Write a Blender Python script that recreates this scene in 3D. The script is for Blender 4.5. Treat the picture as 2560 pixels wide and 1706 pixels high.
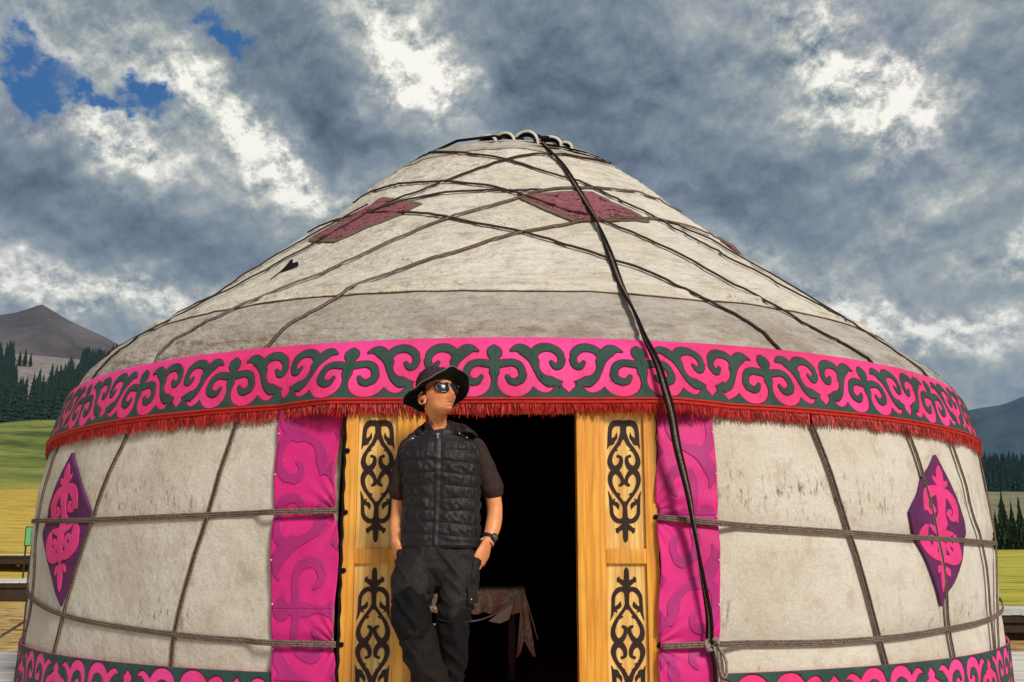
EXPO=0.45; CLOUDK=0.93; SUNE=2.3; HAZE=0.00005
import bpy, bmesh, math, random
import numpy as np
from mathutils import Vector, Matrix
R=math.radians
for o in list(bpy.data.objects): bpy.data.objects.remove(o)
sc=bpy.context.scene; COL=sc.collection
# ------------------------------------------------------------------ camera
cam=bpy.data.cameras.new('camera'); camo=bpy.data.objects.new('camera',cam); COL.objects.link(camo)
camo.location=(0,0,.87); camo.rotation_euler=(R(90+11.77),0,0)
cam.sensor_width=36; cam.lens=36.26; cam.clip_start=.05; cam.clip_end=40000
sc.camera=camo
sc.view_settings.view_transform='Standard'; sc.view_settings.look='None'; sc.view_settings.exposure=EXPO
sc.view_settings.gamma=1
# ------------------------------------------------------------------ node helpers
class G:
    """tiny wrapper that writes shader maths as python expressions"""
    def __init__(s,nt): s.nt=nt
    def n(s,t,**k):
        x=s.nt.nodes.new(t)
        for a,b in k.items(): setattr(x,a,b)
        return x
    def put(s,sock,v):
        if v is None: return
        if isinstance(v,bpy.types.NodeSocket): s.nt.links.new(v,sock)
        else: sock.default_value=v
    def m(s,op,a,b=None,c=None,clamp=False):
        x=s.n('ShaderNodeMath',operation=op); x.use_clamp=clamp
        for i,v in enumerate((a,b,c)): s.put(x.inputs[i],v) if v is not None else None
        return x.outputs[0]
    def vm(s,op,a,b=None,scale=None):
        x=s.n('ShaderNodeVectorMath',operation=op); s.put(x.inputs[0],a)
        if b is not None: s.put(x.inputs[1],b)
        if scale is not None: s.put(x.inputs['Scale'],scale)
        return x.outputs['Value'] if op in('LENGTH','DOT_PRODUCT','DISTANCE') else x.outputs[0]
    def noise(s,vec,scale=5,detail=4,rough=.5,dist=0,out=0,dims='3D',lac=2):
        x=s.n('ShaderNodeTexNoise'); x.noise_dimensions=dims; s.put(x.inputs['Vector'],vec); s.put(x.inputs['Scale'],scale)
        x.inputs['Detail'].default_value=detail; x.inputs['Roughness'].default_value=rough; x.inputs['Distortion'].default_value=dist
        x.inputs['Lacunarity'].default_value=lac
        return x.outputs[out]
    def mapp(s,vec,loc=(0,0,0),rot=(0,0,0),scale=(1,1,1),t='POINT'):
        x=s.n('ShaderNodeMapping',vector_type=t); s.put(x.inputs[0],vec)
        x.inputs['Location'].default_value=loc; x.inputs['Rotation'].default_value=rot; x.inputs['Scale'].default_value=scale
        return x.outputs[0]
    def ramp(s,f,stops,interp='LINEAR'):
        x=s.n('ShaderNodeValToRGB'); s.put(x.inputs[0],f); e=x.color_ramp.elements; x.color_ramp.interpolation=interp
        while len(e)<len(stops): e.new(.5)
        for i,(p,c) in enumerate(stops):
            e[i].position=p; e[i].color=(c[0],c[1],c[2],1) if not isinstance(c,(int,float)) else (c,c,c,1)
        return x.outputs[0]
    def mix(s,f,a,b,bt='MIX'):
        x=s.n('ShaderNodeMix',data_type='RGBA',blend_type=bt); s.put(x.inputs[0],f)
        for k,v in ((6,a),(7,b)):
            if isinstance(v,tuple) and len(v)==3: v=v+(1,)
            s.put(x.inputs[k],v)
        return x.outputs[2]
    def smooth(s,v,a,b):
        x=s.n('ShaderNodeMapRange',interpolation_type='SMOOTHSTEP'); s.put(x.inputs[0],v)
        x.inputs[1].default_value=a; x.inputs[2].default_value=b
        return x.outputs[0]
# ------------------------------------------------------------------ sky
SUN_AZ=R(150); SUN_EL=R(35)      # sun azimuth from +Y clockwise: behind the camera, to the right
w=bpy.data.worlds.new('World'); sc.world=w; w.use_nodes=True; nt=w.node_tree; nt.nodes.clear(); g=G(nt)
tc=g.n('ShaderNodeTexCoord').outputs['Generated']
d=g.vm('NORMALIZE',tc)
sep=g.n('ShaderNodeSeparateXYZ'); g.put(sep.inputs[0],d); dx,dy,dz=sep.outputs
az=g.m('ARCTAN2',dx,dy); el=g.m('ARCSINE',dz)
cmb=g.n('ShaderNodeCombineXYZ'); g.put(cmb.inputs[0],az); g.put(cmb.inputs[1],el); ae=cmb.outputs[0]
wn=g.noise(ae,6,5,.6,0,1); wn=g.vm('SUBTRACT',wn,(.5,.5,.5))
wn2=g.noise(ae,28,4,.65,0,1); wn2=g.vm('SUBTRACT',wn2,(.5,.5,.5))
wv=g.vm('ADD',ae,g.vm('ADD',g.vm('SCALE',wn,scale=.16),g.vm('SCALE',wn2,scale=.05)))
sp=g.n('ShaderNodeSeparateXYZ'); g.put(sp.inputs[0],wv)
cm=g.n('ShaderNodeCombineXYZ'); g.put(cm.inputs[0],sp.outputs[0]); g.put(cm.inputs[1],sp.outputs[1]); wv=cm.outputs[0]
BLOBS=[(-0.4747, 0.4541, 0.1537, 0.0695, -0.524, 0.2), (-0.4032, 0.4676, 0.1774, 0.0637, -0.436, 0.2), (-0.4568, 0.3878, 0.1892, 0.0579, -0.262, 0.3), (-0.3967, 0.3974, 0.1537, 0.0579, -0.698, 0.35), (-0.3259, 0.411, 0.1419, 0.0695, -0.785, 0.25), (-0.2709, 0.3976, 0.2365, 0.0695, -0.663, 0.5), (-0.21, 0.3709, 0.1183, 0.0637, -0.524, 0.4), (-0.2353, 0.3649, 0.1301, 0.0695, -0.349, 0.25), (-0.3295, 0.4602, 0.1419, 0.0695, -0.524, 0.12), (-0.3632, 0.3714, 0.1183, 0.0348, -0.785, 0.25), (-0.1265, 0.4986, 0.1774, 0.0927, -0.873, 0.5), (-0.0894, 0.4575, 0.1419, 0.0811, -0.873, 0.6), (-0.0799, 0.4398, 0.0828, 0.0464, -1.047, 0.35), (0.3131, 0.4812, 0.1301, 0.1275, -0.698, 0.3), (0.3501, 0.4232, 0.1774, 0.0869, -0.611, 0.6), (0.3793, 0.3885, 0.1064, 0.0695, -0.698, 0.35), (0.3086, 0.417, 0.0591, 0.0811, 0.0, 0.15), (0.407, 0.3075, 0.1892, 0.0464, -2.618, 0.25), (0.4651, 0.2618, 0.1301, 0.0579, 0.611, 0.55), (0.3541, 0.2145, 0.201, 0.044, -0.436, 0.55), (0.4332, 0.1847, 0.201, 0.0406, -0.087, 0.35), (0.2264, 0.2965, 0.1537, 0.0522, -0.349, 0.3), (-0.363, 0.2178, 0.3075, 0.0406, -0.087, 0.45), (-0.3173, 0.2293, 0.1419, 0.0348, 0.0, 0.25), (-0.4648, 0.2466, 0.1301, 0.0464, -0.524, 0.25), (-0.385, 0.2553, 0.2365, 0.0695, -0.349, 0.1), (-0.43, 0.2197, 0.2365, 0.0464, 0.0, 0.1), (-0.2286, 0.317, 0.1892, 0.0579, -0.436, 0.08), (0.3257, 0.2527, 0.0473, 0.0695, -1.047, 0.25), (0.1932, 0.5093, 0.071, 0.0348, 0.0, 0.1), (0.0016, 0.502, 0.1419, 0.0695, 0.0, 0.06), (0.4492, 0.4372, 0.1419, 0.0695, -1.047, 0.1), (-0.2414, 0.4782, 0.1301, 0.1275, -0.698, -0.16), (-0.1866, 0.4285, 0.1537, 0.1043, -0.785, -0.2), (0.1243, 0.4637, 0.3548, 0.1507, 0.0, -0.14), (0.2079, 0.3508, 0.3784, 0.1043, -0.175, -0.2), (0.0332, 0.4189, 0.2365, 0.0927, 0.0, -0.1), (-0.4548, 0.3316, 0.2365, 0.0811, -0.436, -0.18), (-0.359, 0.3171, 0.3075, 0.0695, -0.524, -0.18), (-0.4246, 0.2822, 0.2602, 0.0579, -0.349, -0.12), (-0.3206, 0.2773, 0.1892, 0.0579, 0.0, -0.06), (0.4307, 0.362, 0.1774, 0.1043, -0.524, -0.1), (0.4297, 0.2274, 0.1537, 0.0579, 0.0, -0.18), (0.4337, 0.1499, 0.201, 0.0579, 0.0, -0.12), (0.2909, 0.4651, 0.0473, 0.0695, 0.0, -0.1), (0.3279, 0.3992, 0.0473, 0.0695, -0.524, -0.14), (-0.1367, 0.3915, 0.1892, 0.0695, -0.349, -0.12), (0.3688, 0.4545, 0.071, 0.0579, 0.0, -0.12), (-0.403, 0.2457, 0.2129, 0.0348, -0.087, -0.1), (0.307, 0.2704, 0.1183, 0.0464, -0.349, -0.1)]
HOLES=[(-0.4479, 0.4117, 0.0497, 0.0695, 0.524, 0.9), (-0.4133, 0.4288, 0.071, 0.0278, -0.175, 0.9), (-0.3587, 0.4143, 0.0497, 0.0869, 0.698, 0.85), (-0.3051, 0.4972, 0.1005, 0.0348, -0.349, 0.85), (-0.2754, 0.4688, 0.071, 0.0278, -0.698, 0.75), (-0.4864, 0.4264, 0.0473, 0.0637, 0.0, 0.6), (-0.4911, 0.4686, 0.071, 0.0464, 0.0, 0.4)]

def bsum(L):
    tot=None
    for x,y,sx,sy,r,a in L:
        q=g.mapp(wv,(x,y,0),(0,0,r),(sx,sy,1),'TEXTURE')
        gr=g.n('ShaderNodeTexGradient',gradient_type='QUADRATIC_SPHERE'); g.put(gr.inputs[0],q)
        gr=g.m('SMOOTH_MIN',gr.outputs[1],.9,.3)
        tot=g.m('MULTIPLY_ADD',gr,a,tot if tot is not None else 0.0)
    return tot
bs=bsum(BLOBS); hs=g.m('MULTIPLY',bsum(HOLES),1.12)
pc=g.mapp(ae,(0,0,0),(0,0,R(-32)),(1,1.3,1))          # streets of cloud run along one slanting direction
pc=g.vm('ADD',pc,g.vm('SCALE',wn,scale=.04))
f1=g.noise(pc,7,12,.60,.1); f2=g.noise(pc,24,10,.70,.05); f3=g.noise(pc,3.2,3,.5)
# puffs: a noise compared with the same noise a step towards the sun gives lit and shaded sides
f2s=g.noise(g.vm('ADD',pc,(.010,.014,0)),24,10,.70,.05)
edge=g.m('SUBTRACT',f2,f2s)
bright=g.smooth(bs,.0,.55)
v=g.m('ADD',g.m('MULTIPLY_ADD',bs,.90,.385),g.m('MULTIPLY',g.m('SUBTRACT',f1,.5),.80))
v=g.m('MULTIPLY_ADD',g.m('SUBTRACT',f3,.5),.30,v)
v=g.m('ADD',v,g.m('MULTIPLY',g.m('SUBTRACT',f2,.5),g.m('MULTIPLY_ADD',bright,.75,.20)))
v=g.m('ADD',v,g.m('MULTIPLY',edge,g.m('MULTIPLY_ADD',bright,1.5,.5)))
cl=g.ramp(v,[(0,(.060,.078,.105)),(.18,(.115,.145,.18)),(.36,(.19,.23,.26)),(.55,(.33,.355,.345)),(.75,(.56,.56,.50)),(1,(.90,.88,.78))])
tint=g.noise(ae,9,2,.5); cl=g.mix(g.smooth(tint,.45,.7),cl,g.mix(.5,cl,g.mix(1.,cl,(1.05,.98,1.08),'MULTIPLY')))
hv=g.m('ADD',hs,g.m('MULTIPLY',g.m('SUBTRACT',f2,.5),2.4)); hv=g.m('ADD',hv,g.m('MULTIPLY',g.m('SUBTRACT',f1,.5),1.2))
hm=g.m('MULTIPLY',g.smooth(hv,.25,.80),g.smooth(hs,.02,.22))
blue=g.ramp(el,[(0,(.03,.12,.29)),(.8,(.012,.075,.24))])
st=g.n('ShaderNodeTexSky',sky_type='NISHITA'); st.sun_disc=False; st.sun_elevation=SUN_EL; st.sun_rotation=SUN_AZ; st.altitude=2000
SK=.10
nis=g.mix(1.,st.outputs[0],(.55,.55,.55),'MULTIPLY')
blue=g.mix(.10,g.vm('SCALE',blue,scale=1/SK),nis)
cl=g.vm('SCALE',cl,scale=CLOUDK/SK)
cl=g.mix(.06,cl,nis)
colr=g.mix(hm,cl,blue)
bg=g.n('ShaderNodeBackground'); g.put(bg.inputs[0],colr); bg.inputs[1].default_value=SK
ow=g.n('ShaderNodeOutputWorld'); g.put(ow.inputs[0],bg.outputs[0])
# ------------------------------------------------------------------ sun (high cloud: soft)
sl=bpy.data.lights.new('sun','SUN'); sl.energy=SUNE; sl.angle=R(14); sl.color=(1,.95,.88)
so=bpy.data.objects.new('sun',sl); COL.objects.link(so)
sd=Vector((math.sin(SUN_AZ)*math.cos(SUN_EL),math.cos(SUN_AZ)*math.cos(SUN_EL),math.sin(SUN_EL)))
so.rotation_euler=sd.to_track_quat('Z','Y').to_euler()
# ------------------------------------------------------------------ object helpers
def tag(o,label=None,cat=None,group=None,kind=None):
    if label: o['label']=label
    if cat: o['category']=cat
    if group: o['group']=group
    if kind: o['kind']=kind
    return o
def empty(name,loc=(0,0,0),rz=0):
    o=bpy.data.objects.new(name,None); COL.objects.link(o); o.location=loc; o.rotation_euler=(0,0,rz); o.empty_display_size=.2; return o
def mesh(name,V,F,mats,parent=None,mi=None,smooth=True,loc=None):
    me=bpy.data.meshes.new(name); me.from_pydata([tuple(map(float,v)) for v in V],[],[tuple(map(int,f)) for f in F])
    for m_ in (mats if isinstance(mats,(list,tuple)) else [mats]): me.materials.append(m_)
    if mi is not None: me.polygons.foreach_set('material_index',list(map(int,mi)))
    if smooth: me.polygons.foreach_set('use_smooth',[True]*len(me.polygons))
    me.update(); o=bpy.data.objects.new(name,me); COL.objects.link(o)
    if parent: o.parent=parent
    if loc: o.location=loc
    return o
class MB:
    """collects shapes that become ONE mesh"""
    def __init__(s): s.V=[];s.F=[];s.M=[]
    def add(s,V,F,m=0):
        b=len(s.V); s.V+= [tuple(v) for v in V]; s.F+=[tuple(b+i for i in f) for f in F]; s.M+=[m]*len(F)
    def box(s,x0,x1,y0,y1,z0,z1,m=0,bev=.0,rot=None,piv=None):
        b=bev
        if b>0:
            bm=bmesh.new(); bmesh.ops.create_cube(bm,size=1)
            for v in bm.verts: v.co=Vector(((x0+x1)/2+v.co.x*(x1-x0),(y0+y1)/2+v.co.y*(y1-y0),(z0+z1)/2+v.co.z*(z1-z0)))
            bmesh.ops.bevel(bm,geom=bm.edges[:],offset=b,segments=2,affect='EDGES',profile=.7)
            bm.verts.index_update(); V=[v.co.copy() for v in bm.verts]; F=[[v.index for v in f.verts] for f in bm.faces]; bm.free()
        else:
            V=[Vector((x,y,z)) for z in(z0,z1) for y in(y0,y1) for x in(x0,x1)]
            F=[(0,2,3,1),(4,5,7,6),(0,1,5,4),(2,6,7,3),(0,4,6,2),(1,3,7,5)]
        if rot is not None: V=[piv+rot@(v-piv) for v in V]
        s.add(V,F,m)
    def tube(s,P,r,n=8,m=0,cap=True,flat=1.0,up=None):
        V,F=tube(P,r,n,cap,flat,up); s.add(V,F,m)
    def build(s,name,mats,parent=None,smooth=True): return mesh(name,s.V,s.F,mats,parent,s.M,smooth)
def tube(P,r,n=8,cap=True,flat=1.0,up=None):
    P=[Vector(p) for p in P]; k=len(P); rr=r if isinstance(r,(list,tuple)) else [r]*k
    V=[];F=[];prev=None
    for i,p in enumerate(P):
        t=(P[min(i+1,k-1)]-P[max(i-1,0)])
        t=t.normalized() if t.length>1e-9 else Vector((0,0,1))
        if up is not None: a=Vector(up)
        elif prev is None: a=Vector((0,0,1)) if abs(t.z)<.9 else Vector((1,0,0))
        else: a=prev
        a=(a-t*a.dot(t)); a=a.normalized() if a.length>1e-6 else t.orthogonal().normalized(); b=t.cross(a); prev=a
        for j in range(n):
            q=2*math.pi*j/n; V.append(p+a*math.cos(q)*rr[i]*flat+b*math.sin(q)*rr[i])
    for i in range(k-1):
        for j in range(n): F.append((i*n+j,i*n+(j+1)%n,(i+1)*n+(j+1)%n,(i+1)*n+j))
    if cap: F.append(tuple(range(n))[::-1]); F.append(tuple((k-1)*n+j for j in range(n)))
    return V,F
def catmull(P,k=8):
    P=[np.array(p,float) for p in P]; Q=[2*P[0]-P[1]]+P+[2*P[-1]-P[-2]]; out=[]
    for i in range(1,len(Q)-2):
        for j in range(k):
            t=j/k; a,b,c,d_=Q[i-1],Q[i],Q[i+1],Q[i+2]
            out.append(.5*((2*b)+(-a+c)*t+(2*a-5*b+4*c-d_)*t*t+(-a+3*b-3*c+d_)*t**3))
    out.append(P[-1]); return np.array(out)
# value noise, vectorised; periodic in the first axis when per>0
_rng=np.random.RandomState(7); _LAT=_rng.rand(256,256)
def vn(x,y,per=0,seed=0):
    xi=np.floor(x).astype(int); yi=np.floor(y).astype(int); fx=x-xi; fy=y-yi
    fx=fx*fx*fx*(fx*(fx*6-15)+10); fy=fy*fy*fy*(fy*(fy*6-15)+10)
    def L(a,b):
        if per: a=a%per
        return _LAT[(a+seed*37)%256,(b+seed*91)%256]
    return (L(xi,yi)*(1-fx)+L(xi+1,yi)*fx)*(1-fy)+(L(xi,yi+1)*(1-fx)+L(xi+1,yi+1)*fx)*fy-.5
# ------------------------------------------------------------------ materials
def mat(name,col,rough=.8,build=None,spec=.3,metal=0,sheen=0,trans=0,alpha=1,coat=0):
    m_=bpy.data.materials.new(name); m_.use_nodes=True; nt=m_.node_tree; b=nt.nodes['Principled BSDF']
    b.inputs['Base Color'].default_value=(*col,1); b.inputs['Roughness'].default_value=rough
    b.inputs['Specular IOR Level'].default_value=spec; b.inputs['Metallic'].default_value=metal
    b.inputs['Sheen Weight'].default_value=sheen; b.inputs['Transmission Weight'].default_value=trans; b.inputs['Alpha'].default_value=alpha
    b.inputs['Coat Weight'].default_value=coat
    if build:
        gg=G(nt); t=gg.n('ShaderNodeTexCoord').outputs['Object']; build(gg,t,b,col)
    return m_
def bump(gg,b,h,strength=.5,dist=.01):
    x=gg.n('ShaderNodeBump'); gg.put(x.inputs['Height'],h); x.inputs['Strength'].default_value=strength; x.inputs['Distance'].default_value=dist
    gg.put(b.inputs['Normal'],x.outputs[0])
def mulc(gg,c,f):   # colour times scalar
    return gg.vm('SCALE',c,scale=f)
def felt(gg,t,b,col,roof=False):
    big=gg.noise(t,1.3,4,.6); mid=gg.noise(t,6,6,.65); 
    weave=gg.noise(gg.mapp(t,scale=(1,1,7)),38,3,.6)
    weave2=gg.noise(gg.mapp(t,scale=(5,5,1)),45,3,.6)
    c=gg.mix(gg.smooth(big,.35,.7),col,(col[0]*.86,col[1]*.83,col[2]*.78))
    c=gg.mix(gg.m('MULTIPLY',gg.smooth(mid,.50,.72),.55),c,(col[0]*.66,col[1]*.56,col[2]*.45))
    if roof:
        stk=gg.noise(gg.mapp(t,scale=(1,1,4.5)),5.5,6,.68,.5); c=mulc(gg,c,gg.ramp(stk,[(.34,.74),(.46,.97),(.56,1.04),(.68,1.12)]))  # streaks put the light and shade of roof wrinkles into the colour
        fl=gg.smooth(gg.noise(gg.mapp(t,scale=(1,1,2.5)),26,5,.72),.60,.72); c=gg.mix(gg.m('MULTIPLY',fl,.45),c,(.16,.12,.085))
    wv_=gg.m('ADD',weave,weave2)
    c=mulc(gg,c,gg.m('MULTIPLY_ADD',gg.m('SUBTRACT',wv_,1.0),.55,1.0))
    # rusty, sooty stains: clumped and streaky
    sn=gg.noise(gg.mapp(t,scale=(1,1,.35)),34,5,.75); 
    if roof:
        zone=gg.noise(t,1.6,3,.6); th=gg.smooth(zone,.46,.66)
    else:
        s_=gg.n('ShaderNodeSeparateXYZ'); gg.put(s_.inputs[0],t); z=s_.outputs[2]
        rows=gg.m('MAXIMUM',gg.m('SUBTRACT',1,gg.m('MULTIPLY',gg.m('ABSOLUTE',gg.m('SUBTRACT',z,1.20)),6.5)),
                  gg.m('SUBTRACT',1,gg.m('MULTIPLY',gg.m('ABSOLUTE',gg.m('SUBTRACT',z,.56)),9)))
        zone=gg.noise(t,1.9,3,.6); th=gg.m('MULTIPLY',gg.smooth(zone,.38,.56),gg.m('MULTIPLY_ADD',gg.m('MAXIMUM',rows,0),1.0,.34))
    spk=gg.m('MULTIPLY',gg.smooth(sn,.53,.66),th)
    c=gg.mix(gg.m('MULTIPLY',spk,.66),c,(.10,.065,.04))
    dots=gg.smooth(gg.noise(t,60,1,.5),.80,.83); c=gg.mix(gg.m('MULTIPLY',dots,.8),c,(.04,.03,.02))
    if roof:
        s_=gg.n('ShaderNodeSeparateXYZ'); gg.put(s_.inputs[0],t); z=s_.outputs[2]
        low=gg.m('MULTIPLY',gg.smooth(z,2.34,2.02),gg.smooth(gg.noise(gg.mapp(t,scale=(1,1,2)),3.5,5,.7),.38,.62))
        c=gg.mix(gg.m('MULTIPLY',low,.5),c,(.21,.135,.105))
    gg.put(b.inputs['Base Color'],c)
    h=gg.m('ADD',gg.m('MULTIPLY',gg.noise(gg.mapp(t,scale=(1,1,2.2)) if roof else t,9 if roof else 6,5,.6),1.0),gg.m('MULTIPLY',wv_,.06))
    bump(gg,b,h,1.0 if roof else .8,.05 if roof else .024)
M={}
M['felt']=mat('wall_felt',(.68,.61,.515),.92,lambda *a:felt(*a,roof=False),.12)
M['roof']=mat('roof_felt',(.76,.69,.58),.92,lambda *a:felt(*a,roof=True),.12)
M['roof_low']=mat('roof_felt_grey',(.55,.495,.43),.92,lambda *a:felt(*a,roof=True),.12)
def cloth(gg,t,b,col,dark=.75,sc=7,bs=.35,bd=.006):
    n1=gg.noise(t,sc,5,.6); n2=gg.noise(t,60,3,.7)
    c=gg.mix(gg.smooth(n1,.35,.7),col,(col[0]*dark,col[1]*dark,col[2]*dark))
    c=mulc(gg,c,gg.m('MULTIPLY_ADD',gg.m('SUBTRACT',n2,.5),.5,1.0)); gg.put(b.inputs['Base Color'],c)
    bump(gg,b,gg.m('ADD',gg.noise(t,14,4,.6),gg.m('MULTIPLY',n2,.15)),bs,bd)
def pinkf(gg,t,b,col):
    cloth(gg,t,b,col,dark=.82,bs=.6,bd=.012); src=b.inputs['Base Color'].links[0].from_socket
    big=gg.noise(t,1.1,3,.6); c=gg.mix(gg.smooth(big,.42,.62),src,(.88,.06,.30)); s_=gg.noise(gg.mapp(t,scale=(1,1,.5)),26,5,.75)
    gg.put(b.inputs['Base Color'],gg.mix(gg.m('MULTIPLY',gg.smooth(s_,.60,.70),.55),c,(.30,.012,.05)))
M['pink']=mat('pink_felt',(.86,.040,.19),.6,pinkf,.3)
M['pink_hi']=mat('bright_pink_felt',(.84,.045,.23),.62,lambda *a:cloth(*a,dark=.85),.3)
def greenf(gg,t,b,col):
    cloth(gg,t,b,col)
    n=gg.noise(t,30,4,.7); src=b.inputs['Base Color'].links[0].from_socket
    gg.put(b.inputs['Base Color'],gg.mix(gg.smooth(n,.62,.70),src,(.008,.012,.010)))
M['green']=mat('green_felt',(.040,.085,.066),.75,greenf,.2)
M['seam']=mat('dark_stitched_edge',(.16,.004,.030),.8)
M['red']=mat('red_braid',(.62,.022,.012),.6,lambda *a:cloth(*a,dark=.7,sc=30),.3)
def fr(gg,t,b,col):
    n=gg.noise(gg.mapp(t,scale=(1,1,.15)),70,2,.6); gg.put(b.inputs['Base Color'],gg.ramp(n,[(.3,(.08,.003,.003)),(.5,(.38,.010,.008)),(.72,(.66,.045,.03))]))
M['fringe']=mat('red_fringe',(.5,.02,.01),.5,fr,.3)
def ropef(gg,t,b,col):
    n=gg.noise(t,90,3,.6); n2=gg.noise(t,7,3,.6); c=gg.mix(gg.smooth(n,.35,.65),col,tuple(x*.45 for x in col)); c=gg.mix(gg.m('MULTIPLY',gg.smooth(n2,.45,.65),.5),c,tuple(x*.5 for x in col)); gg.put(b.inputs['Base Color'],c)
    bump(gg,b,n,.8,.004)
M['rope']=mat('woollen_rope',(.27,.19,.145),.9,ropef,.1)
M['rope_dark']=mat('dark_woollen_rope',(.075,.052,.040),.9,ropef,.1)
M['rope_black']=mat('black_woollen_rope',(.018,.013,.011),.9,ropef,.1)
M['rope_light']=mat('pale_woollen_rope',(.40,.31,.25),.9,ropef,.1)
def wood(gg,t,b,col,knots=True,sx=1.0):
    st_=gg.mapp(t,scale=(14*sx,14,.9)); n=gg.noise(st_,1.6,5,.6,1.2)
    wvv=gg.n('ShaderNodeTexWave',wave_type='BANDS',bands_direction='X'); gg.put(wvv.inputs[0],gg.mapp(t,scale=(1,1,.10))); wvv.inputs['Scale'].default_value=9; wvv.inputs['Distortion'].default_value=7; wvv.inputs['Detail'].default_value=3; wvv.inputs['Detail Scale'].default_value=1.5
    c=gg.mix(gg.smooth(n,.3,.7),col,(col[0]*.82,col[1]*.62,col[2]*.45))
    c=gg.mix(gg.m('MULTIPLY',gg.smooth(wvv.outputs[1],.55,1.0),.45),c,(col[0]*.66,col[1]*.40,col[2]*.22))
    if knots:
        vo=gg.n('ShaderNodeTexVoronoi'); gg.put(vo.inputs['Vector'],gg.mapp(t,scale=(3.2,3.2,1.7))); vo.inputs['Scale'].default_value=1.1
        k=gg.smooth(vo.outputs['Distance'],.10,.05); c=gg.mix(gg.m('MULTIPLY',k,.8),c,(.13,.035,.008))
    dirt=gg.noise(t,3,4,.6); c=gg.mix(gg.m('MULTIPLY',gg.smooth(dirt,.5,.75),.3),c,(.34,.14,.035))
    gg.put(b.inputs['Base Color'],c); bump(gg,b,n,.25,.003)
M['wood']=mat('varnished_pine',(.95,.47,.062),.40,wood,.5,coat=.25)
M['panel']=mat('pale_pine_panel',(.97,.66,.21),.40,lambda *a:wood(*a,knots=False),.5,coat=.25)
M['orn']=mat('dark_brown_paint',(.030,.010,.007),.45,None,.4)
def rooflz(gg,t,b,col):
    n=gg.noise(gg.mapp(t,scale=(1,1,2.2)),13,4,.6,1.8); gg.put(b.inputs['Base Color'],gg.ramp(n,[(.40,(.05,.018,.018)),(.46,(.30,.10,.12)),(.52,(.38,.13,.16)),(.56,(.07,.02,.025)),(.60,(.33,.12,.14)),(.68,(.16,.085,.06))])); bump(gg,b,n,.5,.006)
M['faded']=mat('faded_red_applique',(.3,.1,.1),.9,rooflz,.1)
M['faded_edge']=mat('faded_brown_border',(.20,.135,.10),.9,lambda *a:cloth(*a),.1)
M['purple']=mat('purple_felt',(.135,.028,.110),.8,lambda *a:cloth(*a,dark=.7),.2)
M['strip']=mat('magenta_cloth',(.76,.020,.22),.62,lambda *a:cloth(*a,dark=.8,sc=3,bs=.15),.4)
M['strip2']=mat('wine_cloth',(.50,.022,.20),.62,lambda *a:cloth(*a,dark=.7,sc=3,bs=.15),.4)
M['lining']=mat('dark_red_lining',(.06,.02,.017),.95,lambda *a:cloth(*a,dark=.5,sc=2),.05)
M['white_wood']=mat('weathered_pale_slat',(.72,.66,.56),.7,lambda *a:cloth(*a,dark=.8,sc=12),.2)
M['black']=mat('plain_black',(.008,.007,.007),.8)  # flat near-black for the crown opening, hoop insides and door gaps
# ------------------------------------------------------------------ yurt surface
YC=8.834
PZ=np.array([-.1,.1,.45,.87,1.3,1.6,1.8,1.95,2.1,2.3,2.6,3.0,3.5,3.9,4.13,4.22])
PR=np.array([3.685,3.685,3.68,3.675,3.65,3.61,3.575,3.535,3.44,3.215,2.79,2.285,1.70,1.265,.975,.84])
_zz=np.linspace(-.1,4.22,300); _rr=np.interp(_zz,PZ,PR); _k=np.exp(-np.linspace(-2,2,13)**2); _k/=_k.sum()
_rs=np.convolve(np.pad(_rr,6,mode='reflect',reflect_type='odd'),_k,'valid')
CXZ=[0,1.9,2.3,2.9,3.6,4.3]; CXV=[.016,.010,-.03,-.035,-.03,0.]
def cxf(z): return np.interp(z,CXZ,CXV)
WALLROPES={
'V1':[(-24.3,1.64),(-25,1.389),(-26.18,1.068),(-27.82,.709),(-28.9,.419),(-29.06,.244)],
'V2':[(-38.3,1.64),(-38.91,1.51),(-41.63,1.113),(-45.53,.639),(-48.07,.25)],
'V3':[(-55.5,1.66),(-57.76,1.116),(-59.17,.586),(-62.3,.25)],
'V4':[(26.2,1.66),(27.97,1.232),(29.22,.98),(30.82,.638),(32.33,.283)],
'V5':[(39.6,1.66),(41.16,1.238),(42.05,.939),(42.48,.571),(42.49,.288)],
'V6':[(49.2,1.66),(51.33,1.158),(53.24,.945),(53.99,.544),(54.05,.29)],
'V7':[(-72,1.66),(-70,1.1),(-66,.63),(-64,.25)],'V8':[(66,1.66),(64,1.1),(58,.6),(56,.28)],
'M1':[(-110,1.14),(-80,1.12),(-65.43,1.105),(-43.62,1.076),(-30.38,1.078),(-21.17,1.086),(-13.8,1.091)],
'M2':[(11.0,1.057),(17.89,1.022),(31.33,.986),(40.94,.968),(58.49,.954),(80,.96),(110,.98)],
'L1':[(-110,.80),(-80,.70),(-65.38,.63),(-52.02,.562),(-42.12,.511),(-28.57,.468),(-20.65,.453),(-13.5,.449)],
'L2':[(11.0,.444),(15.26,.449),(25.74,.437),(33.35,.443),(39.88,.458),(54.98,.494),(80,.60),(110,.75)]}
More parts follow.
